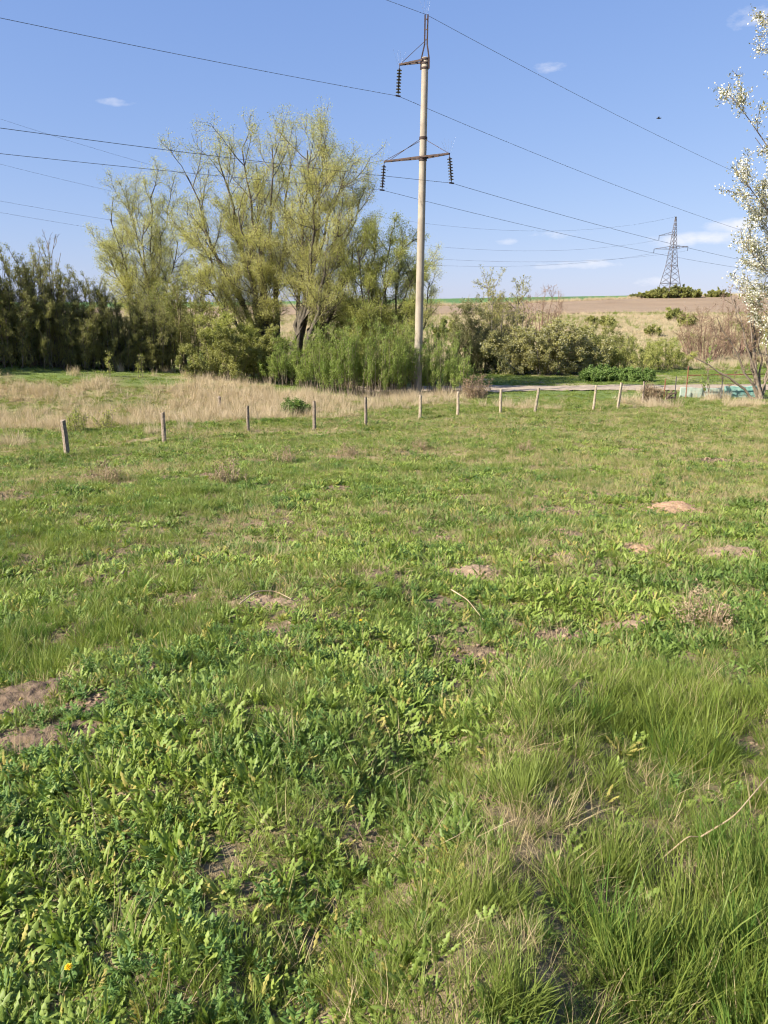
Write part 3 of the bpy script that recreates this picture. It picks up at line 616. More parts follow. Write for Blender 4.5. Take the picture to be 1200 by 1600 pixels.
for py in (93, 99, 107):
    c = on_axis(py); MB().tube([c-axis*.05, c+axis*.05], .218, 24).build('band', M['steel'], pole)
tip = loc_(666.5, 23); neck = loc_(665.5, 69)
side = np.array([.16, -.08, 0])
for s in (-1, 1):
    b_ = on_axis(108)+side*s*1.42; b2 = on_axis(91)+side*s*1.35; n_ = neck+side*s*.45; t_ = tip+side*s*.5
    mb = MB(); mb.bar(b_, b2, .09); mb.bar(b2, n_, .08); mb.bar(n_, t_, .08)
    mb.build('peak_bar', M['steel'], pole)
for q in (.15, .5, .85): MB().bar(neck+(tip-neck)*q-side*.5, neck+(tip-neck)*q+side*.5, .05).build('peak_tie', M['steel'], pole)
def arm(tipP, rootP, name='crossarm'):
    mb = MB(); d = unit(tipP-rootP); n_ = unit(np.cross(d, axis))
    for s in (-1, 1): mb.bar(rootP+n_*s*.25, tipP+n_*s*.03, .07, .09)
    for q in (.35, .62, .85): mb.bar(rootP+(tipP-rootP)*q+n_*.25*(1-q), rootP+(tipP-rootP)*q-n_*.25*(1-q), .05)
    return mb.build(name, M['steel'], pole)
upT = loc_(624.5, 101, 1.1); loT = loc_(600.5, 252.5, 1.7); riT = loc_(702, 240, -1.5)
arm(upT, on_axis(95)); a_ = on_axis(246); arm(loT, a_); arm(riT, a_)
mb = MB().tube([on_axis(249)-axis*.09, on_axis(249)+axis*.09], .245, 24); mb.build('band', M['steel'], pole)
def rod(a, b, name='tie_rod', r=.016, m='steel'): return MB().tube(np.array([a, b]), r, 6).build(name, M[m], pole)
rod(loc_(662, 66), upT); k_ = on_axis(216); rod(k_+side*.8, loT+axis*.03); rod(k_-side*.8, loT-axis*.03+unit(a_-loT)*.25); rod(k_, riT)
MB().tube([k_-axis*.07, k_+axis*.07], .24, 24).build('band', M['steel'], pole)
# insulator strings: shared disc mesh
def lathe(prof, k=14):
    prof = np.array(prof); an = np.arange(k)*2*math.pi/k
    V = np.stack([prof[:, 0][:, None]*np.cos(an), prof[:, 0][:, None]*np.sin(an), np.broadcast_to(prof[:, 1][:, None], (len(prof), k))], -1).reshape(-1, 3)
    F = [(i*k+j, i*k+(j+1) % k, (i+1)*k+(j+1) % k, (i+1)*k+j) for i in range(len(prof)-1) for j in range(k)]
    return V, F
dv, df = lathe([(.001, .09), (.045, .085), (.05, .03), (.10, .015), (.155, -.02), (.15, -.035), (.06, -.02), (.03, -.05), (.03, -.09), (.001, -.09)])
disc_me = mesh_from('disc', dv, [np.array(df)], True); disc_me.materials.append(M['insul'])
def insul(topP, botP):
    mb = MB().tube(np.array([topP, botP]), .022, 6); d = unit(botP-topP)
    mb.bar(botP-np.array([.14, .1, 0]), botP+np.array([.14, .1, 0]), .06, .08)
    s = mb.build('insulator_string', M['steel'], pole)
    q = Vector((0, 0, 1)).rotation_difference(Vector(-d))
    for i in range(8):
        o = obj('disc', disc_me, None, s); o.location = topP+(botP-topP)*(.14+.80*i/8.0+.03); o.rotation_mode = 'QUATERNION'; o.rotation_quaternion = q
    return botP
upB = insul(upT, loc_(622, 150, 1.1)); loB = insul(loT, loc_(597, 297, 1.7)); riB = insul(riT, loc_(705.5, 286, -1.5))
rg = np.random.default_rng(5)
for c, n_ in ((upT, 4), (loT, 5), (riT, 5), (tip, 4)):
    for i in range(n_):
        o_ = c+np.array([(i-n_/2)*.06, .02*i, .02]); e = o_+np.array([(i-n_/2+.5)*.16+rg.normal(0, .05), rg.normal(0, .1), rg.uniform(.65, .95)])
        rod(o_, e, 'bird_spike', .0035, 'spike')

# conductors of that line: nearer to the left, running away to the right
U = np.array([.745, .667])
def plane_t(P0, px, py):
    d = ray(px, py); A = np.array([[U[0], -d[0]], [U[1], -d[1]]]); t, k = np.linalg.solve(A, -P0[:2]); return t, EYE+d[2]*k
def cable(P0, left, right, label, r=.0115, c=.00055, tl=75, trr=150):
    P0 = P0+pb; o = empty('power_cable', P0); tag(o, label, 'cable', 'cables on the concrete pole')
    for (px, py, tmax, sg) in ((*left, tl, -1), (*right, trr, 1)):
        t, z = plane_t(P0, px, py); s = (z-P0[2]-c*t*t)/t
        ts = np.linspace(0, sg*tmax, 46); P = np.stack([U[0]*ts, U[1]*ts, s*ts+c*ts*ts], 1)
        MB().tube(P, r, 6).build('span', M['wire'], o)
cable(upB, (0, 28), (1150, 357), 'upper cable hanging from the single top crossarm')
cable(loB, (0, 240), (1120, 413), 'lowest cable, hanging from the left end of the double crossarm')
cable(riB, (0, 200), (1130, 400), 'cable hanging from the right end of the double crossarm')
cable(tip, (604, 0), (1125, 258), 'thin earth wire running over the very top of the concrete pole', r=.011)

# ------------------------------------------------------------------ lattice tower on the skyline and its wires
TD = 300.0; tx = (1045-600)/FPX*TD*.964; tb = gpt(tx, TD, .1); tower = empty('lattice_tower', tb)
tag(tower, 'steel lattice pylon standing among bushes on the skyline', 'pylon')
H = pxm(116, TD); rot = R(24)
def tq(sx, sy, w, z):
    x, y = sx*w, sy*w; return np.array([x*math.cos(rot)-y*math.sin(rot), x*math.sin(rot)+y*math.cos(rot), z])
prof = [(0, 3.4), (.17, 2.55), (.40, 1.5), (.63, .88), (.80, .58), (.98, .18)]
def wid(q): return float(np.interp(q, [a for a, b in prof], [b for a, b in prof]))
C4 = [(-1, -1), (1, -1), (1, 1), (-1, 1)]
for (sx, sy) in C4:
    MB().tube(np.array([tq(sx, sy, b, a*H) for a, b in prof]), np.linspace(.13, .08, len(prof)), 4).build('leg', M['galv'], tower)
lev = [0, .10, .19, .27, .34, .405, .465, .52, .575, .63, .68, .73, .78, .83, .88, .93, .98]
for i in range(4):
    (a, b), (c, d) = C4[i], C4[(i+1) % 4]; mb = MB()
    for q0, q1 in zip(lev[:-1], lev[1:]):
        mb.bar(tq(a, b, wid(q0), q0*H), tq(c, d, wid(q1), q1*H), .07); mb.bar(tq(c, d, wid(q0), q0*H), tq(a, b, wid(q1), q1*H), .07)
        if q0 in (.19, .405, .63, .78): mb.bar(tq(a, b, wid(q0), q0*H), tq(c, d, wid(q0), q0*H), .12)
    mb.build('bracing', M['galv'], tower)
def tarm(q, px, py, s):
    e = at(px, py, TD+s)-tb; w = wid(q); mb = MB(); inner = np.array([0, 0, q*H]); sd = np.sign(e[0])
    for z, k in ((0, 1), (.035*H, .6)):
        for yy in (-1, 1): mb.bar(inner+np.array([sd*w*.9, yy*w*.7, z]), e, .13)
    for t in (.3, .6): mb.bar(inner+np.array([sd*w*.9, -w*.7, 0])*(1-t)+(e-inner)*t, inner+np.array([sd*w*.9, w*.7, .035*H])*(1-t)+(e-inner)*t, .1)
    mb.build('crossarm', M['galv'], tower)
    mb = MB().tube(np.array([e, e-np.array([0, 0, 1.5])]), .10, 6); mb.build('insulator_string', M['insul'], tower); return e-np.array([0, 0, 1.5])
tips = [tarm(.61, 1022, 389, 1.5), tarm(.61, 1075, 385, -1.5), tarm(.785, 1030, 368, 1.0)]
MB().bar(np.array([0, 0, .97*H]), np.array([0, 0, 1.0*H]), .5).build('peak_cap', M['galv'], tower)
tips.append(np.array([0, 0, H]))
tl_lab = ['lower far cable running from the pylon behind the willows', 'middle far cable running from the pylon behind the willows', 'upper far cable running from the pylon behind the willows', 'thin earth wire from the pylon peak passing behind the willows']
for i, (T, ly, my) in enumerate(zip(tips, (357, 340, 293, 205), (415, 405, 386, 352))):
    P1 = T+tb; dL = ray(150 if i < 3 else 60, ly); P2 = np.array([0, 0, EYE])+dL*(150/dL[1]); d2 = P2[:2]-P1[:2]
    dm = ray(690, my); A = np.array([[d2[0], -dm[0]], [d2[1], -dm[1]]]); t, k = np.linalg.solve(A, -P1[:2]); zm = EYE+dm[2]*k
    # z = z1 + a t + b t^2
    a, b = np.linalg.solve(np.array([[1, 1], [t, t*t]]), np.array([P2[2]-P1[2], zm-P1[2]]))
    ts = np.linspace(0, 1.6, 60); P = np.stack([d2[0]*ts, d2[1]*ts, a*ts+b*ts*ts], 1)
    o = empty('power_cable', P1); tag(o, tl_lab[i], 'cable', 'far cables of the pylon'); MB().tube(P, np.linspace(.026, .014, 60), 5).build('span', M['wire'], o)

# ------------------------------------------------------------------ fence posts
def post_mesh(seed, h, r, lean):
    rg = np.random.default_rng(seed); n = 9; k = 10; zz = np.concatenate([[-.25], np.linspace(0, h, n-1)])
    P = np.stack([lean[0]*zz/h+rg.normal(0, .008, n).cumsum()*.4, lean[1]*zz/h+rg.normal(0, .008, n).cumsum()*.4, zz], 1)
    an = np.arange(k)*2*math.pi/k; prof = 1+rg.normal(0, .09, k)
    V = []
    for i in range(n):
        rr = r*(1.05-.15*i/n)*prof*(1+rg.normal(0, .025, k)); V.append(P[i]+np.stack([np.cos(an)*rr, np.sin(an)*rr, (np.cos(an+seed)*r*.35 if i == n-1 else 0*an)], 1))
    V = np.vstack(V+[P[-1:]+np.array([[0, 0, .012]])]); f4 = [(i*k+j, i*k+(j+1) % k, (i+1)*k+(j+1) % k, (i+1)*k+j) for i in range(n-1) for j in range(k)]
    f3 = [(n*k, (n-1)*k+j, (n-1)*k+(j+1) % k) for j in range(k)]
    return mesh_from('fence_post', V, [np.array(f3), np.array(f4)], False)
POSTS = [(105,712,54,.075,'post','leftmost thick weathered fence post, nearest to the viewer',-2),(257,692,46,.075,'post','second fence post from the left, thick and dark',0),
         (388,674,38,.055,'post','third fence post from the left, short and thin',0),(491,672,44,.06,'post','fourth fence post from the left, below the leaning willow',0),
         (571,665,43,.06,'post','fifth fence post from the left, before the green shoots',0),(656,655,36,.06,'post_pale','fence post standing right in front of the concrete pole',0),
         (715,650,36,.06,'post_pale','first pale fence post right of the concrete pole',0),(782,645,35,.055,'post_pale','second pale fence post right of the concrete pole',0),
         (836,644,36,.055,'post_pale','third pale fence post right of the pole, leaning right',5),(927,641,37,.05,'post_pale','thin fence post leaning right, next to the upright pale one',3),
         (965,639,39,.07,'post_pale','thickest and palest fence post, near the end of the row',3),(1004,632,34,.05,'post','short reddish brown post in the dry weeds, last of the row',0),
         (343,638,17,.07,'post','small dark stump of a post in the dry grass band',0)]
for i, (px, py, hp, r, mt, lb, ln) in enumerate(POSTS):
    b = hit(px, py); h = pxm(hp, b[1])*1.03; me = post_mesh(200+i, h, r*1.15, (pxm(ln, b[1]), .03))
    o = obj('fence_post', me, M[mt], None, b); tag(o, lb, 'fence post', 'wooden posts of the meadow fence')

# ------------------------------------------------------------------ rail fence, low teal walls and boards at the right
rb = hit(1075, 622); RD = rb[1]; rf = empty('rail_fence', rb); tag(rf, 'rusty pipe rail fence with thin posts before the road at the right', 'fence')
def rl(px, py): return at(px, py, RD)-rb
MB().tube(np.array([rl(1074, 586.5), rl(1130, 585.5), rl(1192, 584.5), rl(1290, 583)]), .03, 8).build('rail', M['rust'], rf)
for px, ty, mt in ((1040, 592, 'rust'), (1057, 588, 'galv'), (1076, 572, 'rust'), (1130, 585, 'galv'), (1210, 583, 'rust')):
    a = rl(px, ty); g_ = gpt(a[0]+rb[0], RD)-rb; MB().tube(np.array([g_-np.array([0, 0, .2]), a]), .035 if mt == 'rust' else .03, 8).build('post', M[mt], rf)
mb = MB()
for k in range(1, 7): mb.bar(rl(1078, 588+4.6*k), rl(1190, 587+4.6*k), .008)
mb.build('strand_wire', M['wire'], rf)
for k, (x0, x1, hh, mt, lb) in enumerate([(1062, 1128, 15, 'teal_pale', 'faded pale teal low wall panel behind the rail fence'), (1131, 1184, 17, 'teal', 'bright teal painted low wall panel beside the bare trunk')]):
    a = at(x0, 622, RD+.8); b = at(x1, 622, RD+.8); n = 16; h = pxm(hh, RD); rg = np.random.default_rng(300+k)
    o = empty('low_wall', gpt((a[0]+b[0])/2, RD+.8)); tag(o, lb, 'low wall', 'teal low walls'); V = []; L0 = np.array(o.location)
    xs_ = np.linspace(a[0], b[0], n)
    for x_ in xs_:
        g_ = float(ground(x_, RD+.8)); e = rg.normal(0, .02)
        for (yy, zz) in ((-.09, -.1), (-.10, .15), (-.07, h+e), (.07, h+e+.01), (.10, .15), (.09, -.1)): V.append(np.array([x_, RD+.8+yy+rg.normal(0, .006), g_+zz])-L0)
    F = [(i*6+j, (i+1)*6+j, (i+1)*6+(j+1) % 6, i*6+(j+1) % 6) for i in range(n-1) for j in range(6)]
    F += [(0, 1, 2, 5), (5, 2, 3, 4)]; q = (n-1)*6; F += [(q+5, q+2, q+1, q), (q+4, q+3, q+2, q+5)]
    obj('panel', mesh_from('panel', np.array(V), [np.array(F)]), M[mt], o)
bx = hit(1048, 626); o = empty('plank_crate', bx); tag(o, 'small dark heap of old boards at the left end of the rail fence', 'boards')
for i in range(4):
    y0 = .12*i; MB().bar((-.32+.05*i, y0, .05+.02*i), (.30-.03*i, y0+.1, .42+.04*i if i % 2 else .2), .16, .03).build('plank', M['board'], o)
MB().bar((-.3, -.03, .40), (.32, -.03, .44), .1, .04).build('plank', M['board'], o)
MB().bar((-.28, 0, -.05), (-.28, 0, .62), .06).build('stake', M['board'], o)
MB().bar((.28, .05, -.05), (.30, .05, .55), .06).build('stake', M['board'], o)

# ------------------------------------------------------------------ a bird high in the sky
b0 = at(1029, 185, 70); o = empty('flying_bird', b0); tag(o, 'tiny dark bird flying high above the pylon', 'bird')
bp_ = np.array([[-.2, 0, 0], [-.1, 0, .0], [.0, 0, .0], [.12, 0, .01], [.2, 0, .03], [.25, 0, .03]]); MB().tube(bp_, [.01, .035, .055, .04, .032, .005], 8).build('body', M['bird'], o, sm=True)
for s in (-1, 1):
    V = np.array([[.06, 0, .02], [-.07, 0, .02], [.03, s*.16, .10], [-.07, s*.17, .10], [-.06, s*.34, .06], [.06, 0, .005], [-.07, 0, .005], [.03, s*.16, .088], [-.07, s*.17, .088]])
    F3 = [(2, 4, 3), (7, 8, 4), (2, 7, 4), (3, 4, 8)]; F4 = [(0, 2, 3, 1), (5, 6, 8, 7), (0, 5, 7, 2), (1, 3, 8, 6)]
    mb = MB(); mb.add(V, F3, F4); mb.build('wing', M['bird'], o)

# ------------------------------------------------------------------ molehills
MOUNDS = [(742,893,.44,.34,.11,'soil','pinkish tan soil mound in the middle of the meadow'),(1055,792,.62,.5,.13,'soil_orange','broad tan soil mound at right, far up the meadow'),
          (1006,857,.26,.22,.07,'soil_orange','small orange soil mound right of centre'),(1147,867,.5,.4,.12,'soil','soil mound at the right edge of the meadow'),
          (425,945,.42,.24,.07,'soil','flat soil mound with a dry stalk, left of centre'),(40,1090,.4,.26,.07,'soil_dark','dark crumbly soil patch at the left edge'),
          (58,1155,.42,.2,.06,'soil_dark','dark soil heap at the left edge, below the other one'),(142,1108,.24,.14,.05,'soil_dark','small dark soil heap right of the two at the left edge'),
          (985,978,.32,.22,.05,'soil','low bare soil mound between weeds on the right'),(960,776,.5,.35,.06,'soil','thin scatter of soil left of the broad tan mound')]
for i, (px, py, a, b, h, mt, lb) in enumerate(MOUNDS):
    a, b, h = a*.8, b*.8, h*.5
    c = hit(px, py); n = 44; g_ = np.linspace(-1.25, 1.25, n); GX, GY = np.meshgrid(g_, g_); wx, wy = c[0]+GX*a, c[1]+GY*b*1.3
    r = np.hypot(GX, GY)+(fbm(wx*6, wy*6, 5, 3)-.5)*.9
    lump = fbm(wx*26, wy*26, i, 3)
    z = ground(wx, wy)+h*(1-smooth(.1, 1.0, r))+(lump-.5)*.055*(1-smooth(.7, 1.0, r))-.06*smooth(.95, 1.15, r)-.004
    V = np.stack([wx-c[0], wy-c[1], z-c[2]], -1).reshape(-1, 3); q = (np.arange(n-1)[:, None]*n+np.arange(n-1)[None]).ravel()
    tag(obj('soil_mound', mesh_from('soil_mound', V, [np.stack([q, q+1, q+1+n, q+n], 1)], True), M[mt], None, c), lb, 'soil mound', 'soil mounds in the meadow')

# ------------------------------------------------------------------ ground cover prototypes
def blades(seed, n, rad, h, w, lean, curve, nrow=4):
    rg = np.random.default_rng(seed); V = []; F3 = []; F4 = []; q = 0
    for i in range(n):
        a = rg.uniform(0, 6.283); r = rad*math.sqrt(rg.uniform()); b = np.array([math.cos(a)*r, math.sin(a)*r, -.02])
        az = a+rg.normal(0, 1.0); out_ = np.array([math.cos(az), math.sin(az), 0]); L = h*rg.uniform(.45, 1.15); ln = abs(rg.normal(0, lean))+.05; cv = rg.uniform(.3, 1)*curve
        fa = rg.uniform(0, 6.283); sd = np.array([math.cos(fa), math.sin(fa), 0]); ww = w*rg.uniform(.6, 1.2); p = b.copy(); th = ln
        for k in range(nrow):
            t = k/(nrow-1)
            if k < nrow-1: V += [p-sd*ww*(1-t*.6)/2, p+sd*ww*(1-t*.6)/2]
            else: V.append(p.copy())
            p = p+(out_*math.sin(th)+np.array([0, 0, math.cos(th)]))*L/(nrow-1); th += cv
        for k in range(nrow-2): F4.append((q+2*k, q+2*k+1, q+2*k+3, q+2*k+2))
        e = q+2*(nrow-2); F3.append((e, e+1, e+2)); q += 2*(nrow-1)+1
    return np.array(V), np.array(F3), np.array(F4)
def leaf_strip(b, az, th0, cv, L, W, lobes, rg, n=12, fold=.25):
    out_ = np.array([math.cos(az), math.sin(az), 0]); sd = np.array([-math.sin(az), math.cos(az), 0]); rows = []; p = np.array(b, float); th = th0; tw = rg.normal(0, .35)
    for k in range(n):
        t = k/(n-1); d = out_*math.sin(th)+np.array([0, 0, math.cos(th)]); nr = np.cross(sd, d)
        w = W*(.18+.82*math.sin(math.pi*min(1, .12+t*.62)**1.5))*(1-t**6)
        if lobes: w *= (1.2 if k % 2 else .42) if 0 < k < n-2 else 1
        if k == n-1: w = .001
        s2 = sd*math.cos(tw*t)+nr*math.sin(tw*t)
        off = -d*(.02*L if (lobes and k % 2) else 0)
        rows += [p-s2*w/2+nr*w*fold+off, p, p+s2*w/2+nr*w*fold+off]; p = p+d*L/(n-1); th += cv*(1+.5*rg.normal())
    F = []
    for k in range(n-1):
        a = 3*k; F += [(a, a+1, a+4, a+3), (a+1, a+2, a+5, a+4)]
    return np.array(rows), np.array(F)
def rosette(seed, n, L, W, lobes, spread=(.2, 1.0), rad=.02, cv=.1):
    rg = np.random.default_rng(seed); V = []; F = []; q = 0
    for i in range(n):
        az = i*2.4+rg.normal(0, .4); r = rad*math.sqrt(rg.uniform()); v, f = leaf_strip((math.cos(az)*r, math.sin(az)*r, -.015), az, rg.uniform(*spread), cv, L*rg.uniform(.55, 1.2), W*rg.uniform(.7, 1.2), lobes, rg)
        V.append(v); F.append(f+q); q += len(v)
    return np.vstack(V), np.vstack(F)
def herb(seed, n, h, L, W):
    """leafy stems with opposite leaves (vetch / burnet-like weeds)"""
    rg = np.random.default_rng(seed); V = []; F = []; q = 0
    for s in range(n):
        az = rg.uniform(0, 6.28); ln = rg.uniform(.1, .7); hh = h*rg.uniform(.6, 1.1); d = np.array([math.cos(az)*math.sin(ln), math.sin(az)*math.sin(ln), math.cos(ln)])
        b = rg.normal(0, .025, 3)*np.array([1, 1, 0])
        for k in range(7):
            p = b+d*hh*(k+1)/7.5
            for sg in (-1, 1):
                v, f = leaf_strip(p, az+sg*1.3+rg.normal(0, .4), rg.uniform(.7, 1.4), .12, L*rg.uniform(.6, 1.2), W, False, rg, 4, .2); V.append(v); F.append(f+q); q += len(v)
    return np.vstack(V), np.vstack(F)
M['g_green'] = leaf_mat('grass_blade', (.135, .19, .03), (.23, .275, .06), .38, .5, .25, patch=(.20, .245, .06), pscale=.45)
M['g_deep'] = leaf_mat('grass_blade_deep', (.075, .145, .025), (.13, .21, .04), .38, .5, .25)
M['g_dry'] = leaf_mat('straw_blade', (.30, .235, .12), (.50, .41, .24), .25, .7, .15, boost=1.0)
M['g_pink'] = leaf_mat('bleached_reed_grass', (.42, .335, .225), (.62, .51, .365), .3, .7, .15, boost=1.0)
M['d_leaf'] = leaf_mat('dandelion_leaf', (.15, .225, .032), (.28, .345, .075), .32, .5, .3, patch=(.14, .21, .045), pscale=.6)
M['d_yellow'] = leaf_mat('withered_leaf', (.30, .25, .07), (.38, .36, .10), .3, .6, .2)
M['h_leaf'] = leaf_mat('weed_leaf', (.085, .16, .035), (.15, .24, .055), .32, .5, .3)
M['petal'] = solid('dandelion_petal', (.80, .50, .02), (.85, .60, .03), 20, .6)
def proto(name, V, F, mat, sm=True):
    return obj(name, mesh_from(name, V, F, sm), mat, None, None, link=False)
def collection(name, objs):
    c = bpy.data.collections.new(name)
    for o in objs: c.objects.link(o)
    return c
def tuftset(nm, mat, specs):
    L = []
    for i, s in enumerate(specs):
        v, f3, f4 = blades(*s); L.append(proto('%s_%02d' % (nm, i), v, [f3, f4], mat))
    return collection(nm, L)
C_grass = tuftset('grass_tufts', M['g_green'], [(401, 34, .055, .17, .0055, .35, .22), (402, 40, .06, .22, .005, .3, .2), (403, 30, .06, .13, .006, .45, .25), (404, 36, .05, .26, .005, .28, .17), (405, 34, .07, .10, .006, .5, .25)])
C_deep = tuftset('deep_tufts', M['g_deep'], [(411, 42, .06, .20, .0055, .3, .2), (412, 46, .06, .27, .0055, .3, .2), (413, 36, .06, .15, .006, .4, .22)])
C_dry = tuftset('straw_tufts', M['g_dry'], [(421, 22, .07, .18, .0035, .6, .3), (422, 18, .09, .12, .0035, .9, .25), (423, 24, .06, .26, .003, .45, .2)])
C_reed = tuftset('reed_tufts', M['g_pink'], [(431, 46, .16, .55, .010, .3, .2), (432, 50, .18, .7, .010, .25, .2), (433, 40, .2, .42, .011, .5, .28)])
C_mead = tuftset('far_tufts', M['g_green'], [(441, 40, .16, .22, .014, .45, .2), (442, 36, .2, .16, .016, .5, .22), (443, 40, .14, .30, .013, .35, .2)])
C_dand = collection('rosettes', [proto('rosette_%02d' % i, *(lambda r: (r[0], [r[1]]))(rosette(450+i, n, L, W, lb, sp_, .03, cv)), M['d_leaf'])
         for i, (n, L, W, lb, sp_, cv) in enumerate([(13, .17, .040, True, (.15, .9), .07), (11, .14, .038, True, (.3, 1.1), .09), (15, .20, .045, True, (.1, .75), .06), (10, .12, .032, False, (.2, 1.0), .1), (14, .15, .036, True, (.2, 1.2), .05), (9, .19, .05, True, (.3, .9), .10), (16, .10, .05, False, (.3, 1.2), .12), (20, .09, .03, True, (.1, 1.0), .05)])]
         + [proto('rosette_yellow', *(lambda r: (r[0], [r[1]]))(rosette(461, 10, .15, .035, True, (.4, 1.25), .03, .06)), M['d_yellow'])])
C_herb = collection('herbs', [proto('herb_%02d' % i, *(lambda r: (r[0], [r[1]]))(herb(470+i, n, h, L, W)), M['h_leaf']) for i, (n, h, L, W) in enumerate([(5, .17, .055, .026), (6, .12, .04, .024), (4, .22, .07, .03)])])
sv = []
for i in range(3):
    mb = MB(); rg = np.random.default_rng(480+i)
    for k in range(3+i):
        b = rg.normal(0, .04, 3)*np.array([1, 1, 0]); d = unit(np.array([rg.normal(0, .35), rg.normal(0, .35), 1])); L = rg.uniform(.25, .6)
        P = np.stack([b+d*L*t+np.array([.06, .03, 0])*L*t*t*rg.normal() for t in np.linspace(0, 1, 5)]); mb.tube(P, np.linspace(.0022, .0012, 5), 3, False)
    sv.append(proto('stalk_%02d' % i, np.vstack(mb.v), [np.vstack(mb.f4)], M['stalk']))
C_stalk = collection('stalks', sv)
def clod(seed):
    rg = np.random.default_rng(seed); t = (1+5**.5)/2
    v = unit(np.array([(-1, t, 0), (1, t, 0), (-1, -t, 0), (1, -t, 0), (0, -1, t), (0, 1, t), (0, -1, -t), (0, 1, -t), (t, 0, -1), (t, 0, 1), (-t, 0, -1), (-t, 0, 1)], float))*rg.uniform(.7, 1.2, (12, 1))*np.array([1, 1, .7])
    f = np.array([(0, 11, 5), (0, 5, 1), (0, 1, 7), (0, 7, 10), (0, 10, 11), (1, 5, 9), (5, 11, 4), (11, 10, 2), (10, 7, 6), (7, 1, 8), (3, 9, 4), (3, 4, 2), (3, 2, 6), (3, 6, 8), (3, 8, 9), (4, 9, 5), (2, 4, 11), (6, 2, 10), (8, 6, 7), (9, 8, 1)])
    return v*.02, f
C_clod = collection('clods', [proto('clod_%02d' % i, *(lambda r: (r[0], [r[1]]))(clod(490+i)), M['soil'], False) for i in range(3)])

def scatter(name, coll, pts, scl, rot, idx, label, cat, sink=0.0):
    x, y = pts[:, 0], pts[:, 1]; Vp = np.stack([x, y, ground(x, y)-sink], 1).astype(np.float32); n = len(Vp)
    me = bpy.data.meshes.new(name); me.vertices.add(n); me.vertices.foreach_set('co', Vp.ravel())
    a = me.attributes.new('rot', 'FLOAT_VECTOR', 'POINT'); a.data.foreach_set('vector', rot.astype(np.float32).ravel())
    a = me.attributes.new('scl', 'FLOAT_VECTOR', 'POINT'); a.data.foreach_set('vector', scl.astype(np.float32).ravel())
    a = me.attributes.new('idx', 'INT', 'POINT'); a.data.foreach_set('value', idx.astype(np.int32))
    o = obj(name, me); tag(o, label, cat, kind='stuff')
    ng = bpy.data.node_groups.new('scatter_'+name, 'GeometryNodeTree')
    ng.interface.new_socket('Geometry', in_out='INPUT', socket_type='NodeSocketGeometry'); ng.interface.new_socket('Geometry', in_out='OUTPUT', socket_type='NodeSocketGeometry')
    N, L = ng.nodes, ng.links; gi = N.new('NodeGroupInput'); go = N.new('NodeGroupOutput'); ip = N.new('GeometryNodeInstanceOnPoints'); ci = N.new('GeometryNodeCollectionInfo')
    ci.inputs['Collection'].default_value = coll; ci.inputs['Separate Children'].default_value = True; ci.inputs['Reset Children'].default_value = True
    ip.inputs['Pick Instance'].default_value = True
    def na(nm, t):
        q = N.new('GeometryNodeInputNamedAttribute'); q.data_type = t; q.inputs['Name'].default_value = nm; return q.outputs['Attribute']
    e = N.new('FunctionNodeEulerToRotation'); L.new(na('rot', 'FLOAT_VECTOR'), e.inputs[0])
    L.new(gi.outputs[0], ip.inputs['Points']); L.new(ci.outputs[0], ip.inputs['Instance']); L.new(e.outputs[0], ip.inputs['Rotation'])
    L.new(na('scl', 'FLOAT_VECTOR'), ip.inputs['Scale']); L.new(na('idx', 'INT'), ip.inputs['Instance Index']); L.new(ip.outputs[0], go.inputs[0])
    md = o.modifiers.new('scatter', 'NODES'); md.node_group = ng
    return o
def pick(rg, ya, yb, dens, wide=.60, pad=2.2):
    w = wide*yb+pad; n = int(dens*(yb-ya)*2*w); x = rg.uniform(-w, w, n); y = rg.uniform(ya, yb, n); k = np.abs(x) < wide*np.maximum(y, 0)+pad
    return np.stack([x[k], y[k]], 1)
def keep(rg, P, prob): return P[rg.random(len(P)) < prob]
def finish(rg, P, smin, smax, n, tilt=.12, grow=1.0, zvar=.25, zg=1.0):
    s = rg.uniform(smin, smax, len(P))
    S = np.stack([s*grow, s*grow, s*zg*rg.uniform(1-zvar, 1+zvar, len(P))], 1)
    rot = np.stack([rg.normal(0, tilt, len(P)), rg.normal(0, tilt, len(P)), rg.uniform(0, 6.283, len(P))], 1); return S, rot, rg.integers(0, n, len(P))
rs = np.random.default_rng(77)
ZON = [(.4, 3.2, 1.0), (3.2, 6, .75), (6, 11, .46), (11, 18, .34), (18, 28, .20), (28, 46, .11)]
def zoned(base, prob, smin, smax, n, coll, name, label, cat, tilt=.12, zones=ZON, comp=.5, vcomp=.12, zfun=None):
    Ps, Gs = [], []
    for (a, b, k) in zones:
        P = pick(rs, a, b, base*k); P = keep(rs, P, prob(P[:, 0], P[:, 1])); Ps.append(P); Gs.append(np.full(len(P), k))
    P = np.vstack(Ps); k = np.concatenate(Gs); f = zfun(P[:, 0], P[:, 1]) if zfun is not None else 1.0
    S, r, i = finish(rs, P, smin, smax, n, tilt, k**-comp*np.sqrt(f), .25, k**-vcomp*f); print(name, len(P))
    return scatter(name, coll, P, S, r, i, label, cat)
def pr_grass(x, y): return np.clip((.55+.45*smooth(.38, .52, fbm(x*4.2, y*4.2, 3, 2)))*grassy(x, y)*(1-.93*bare(x, y))*(1-.75*dryness(x, y)), 0, 1)
def pr_deep(x, y): return pr_grass(x, y)*smooth(.46, .58, fbm(x*1.3, y*1.3, 0, 2))
def pr_dand(x, y): return np.clip((1-grassy(x, y))**.8*(1-.86*bare(x, y))*(1-.65*dryness(x, y))*(1-smooth(30, 44, y)*.8)*np.maximum(.35+.65*smooth(.36, .5, fbm(x*2.1, y*2.1, 6, 2)), .95*(1-smooth(3.5, 5.5, y))), 0, 1)
def pr_herb(x, y): return pr_dand(x, y)*smooth(.46, .58, fbm(x*.8+9, y*.8, 2, 3))
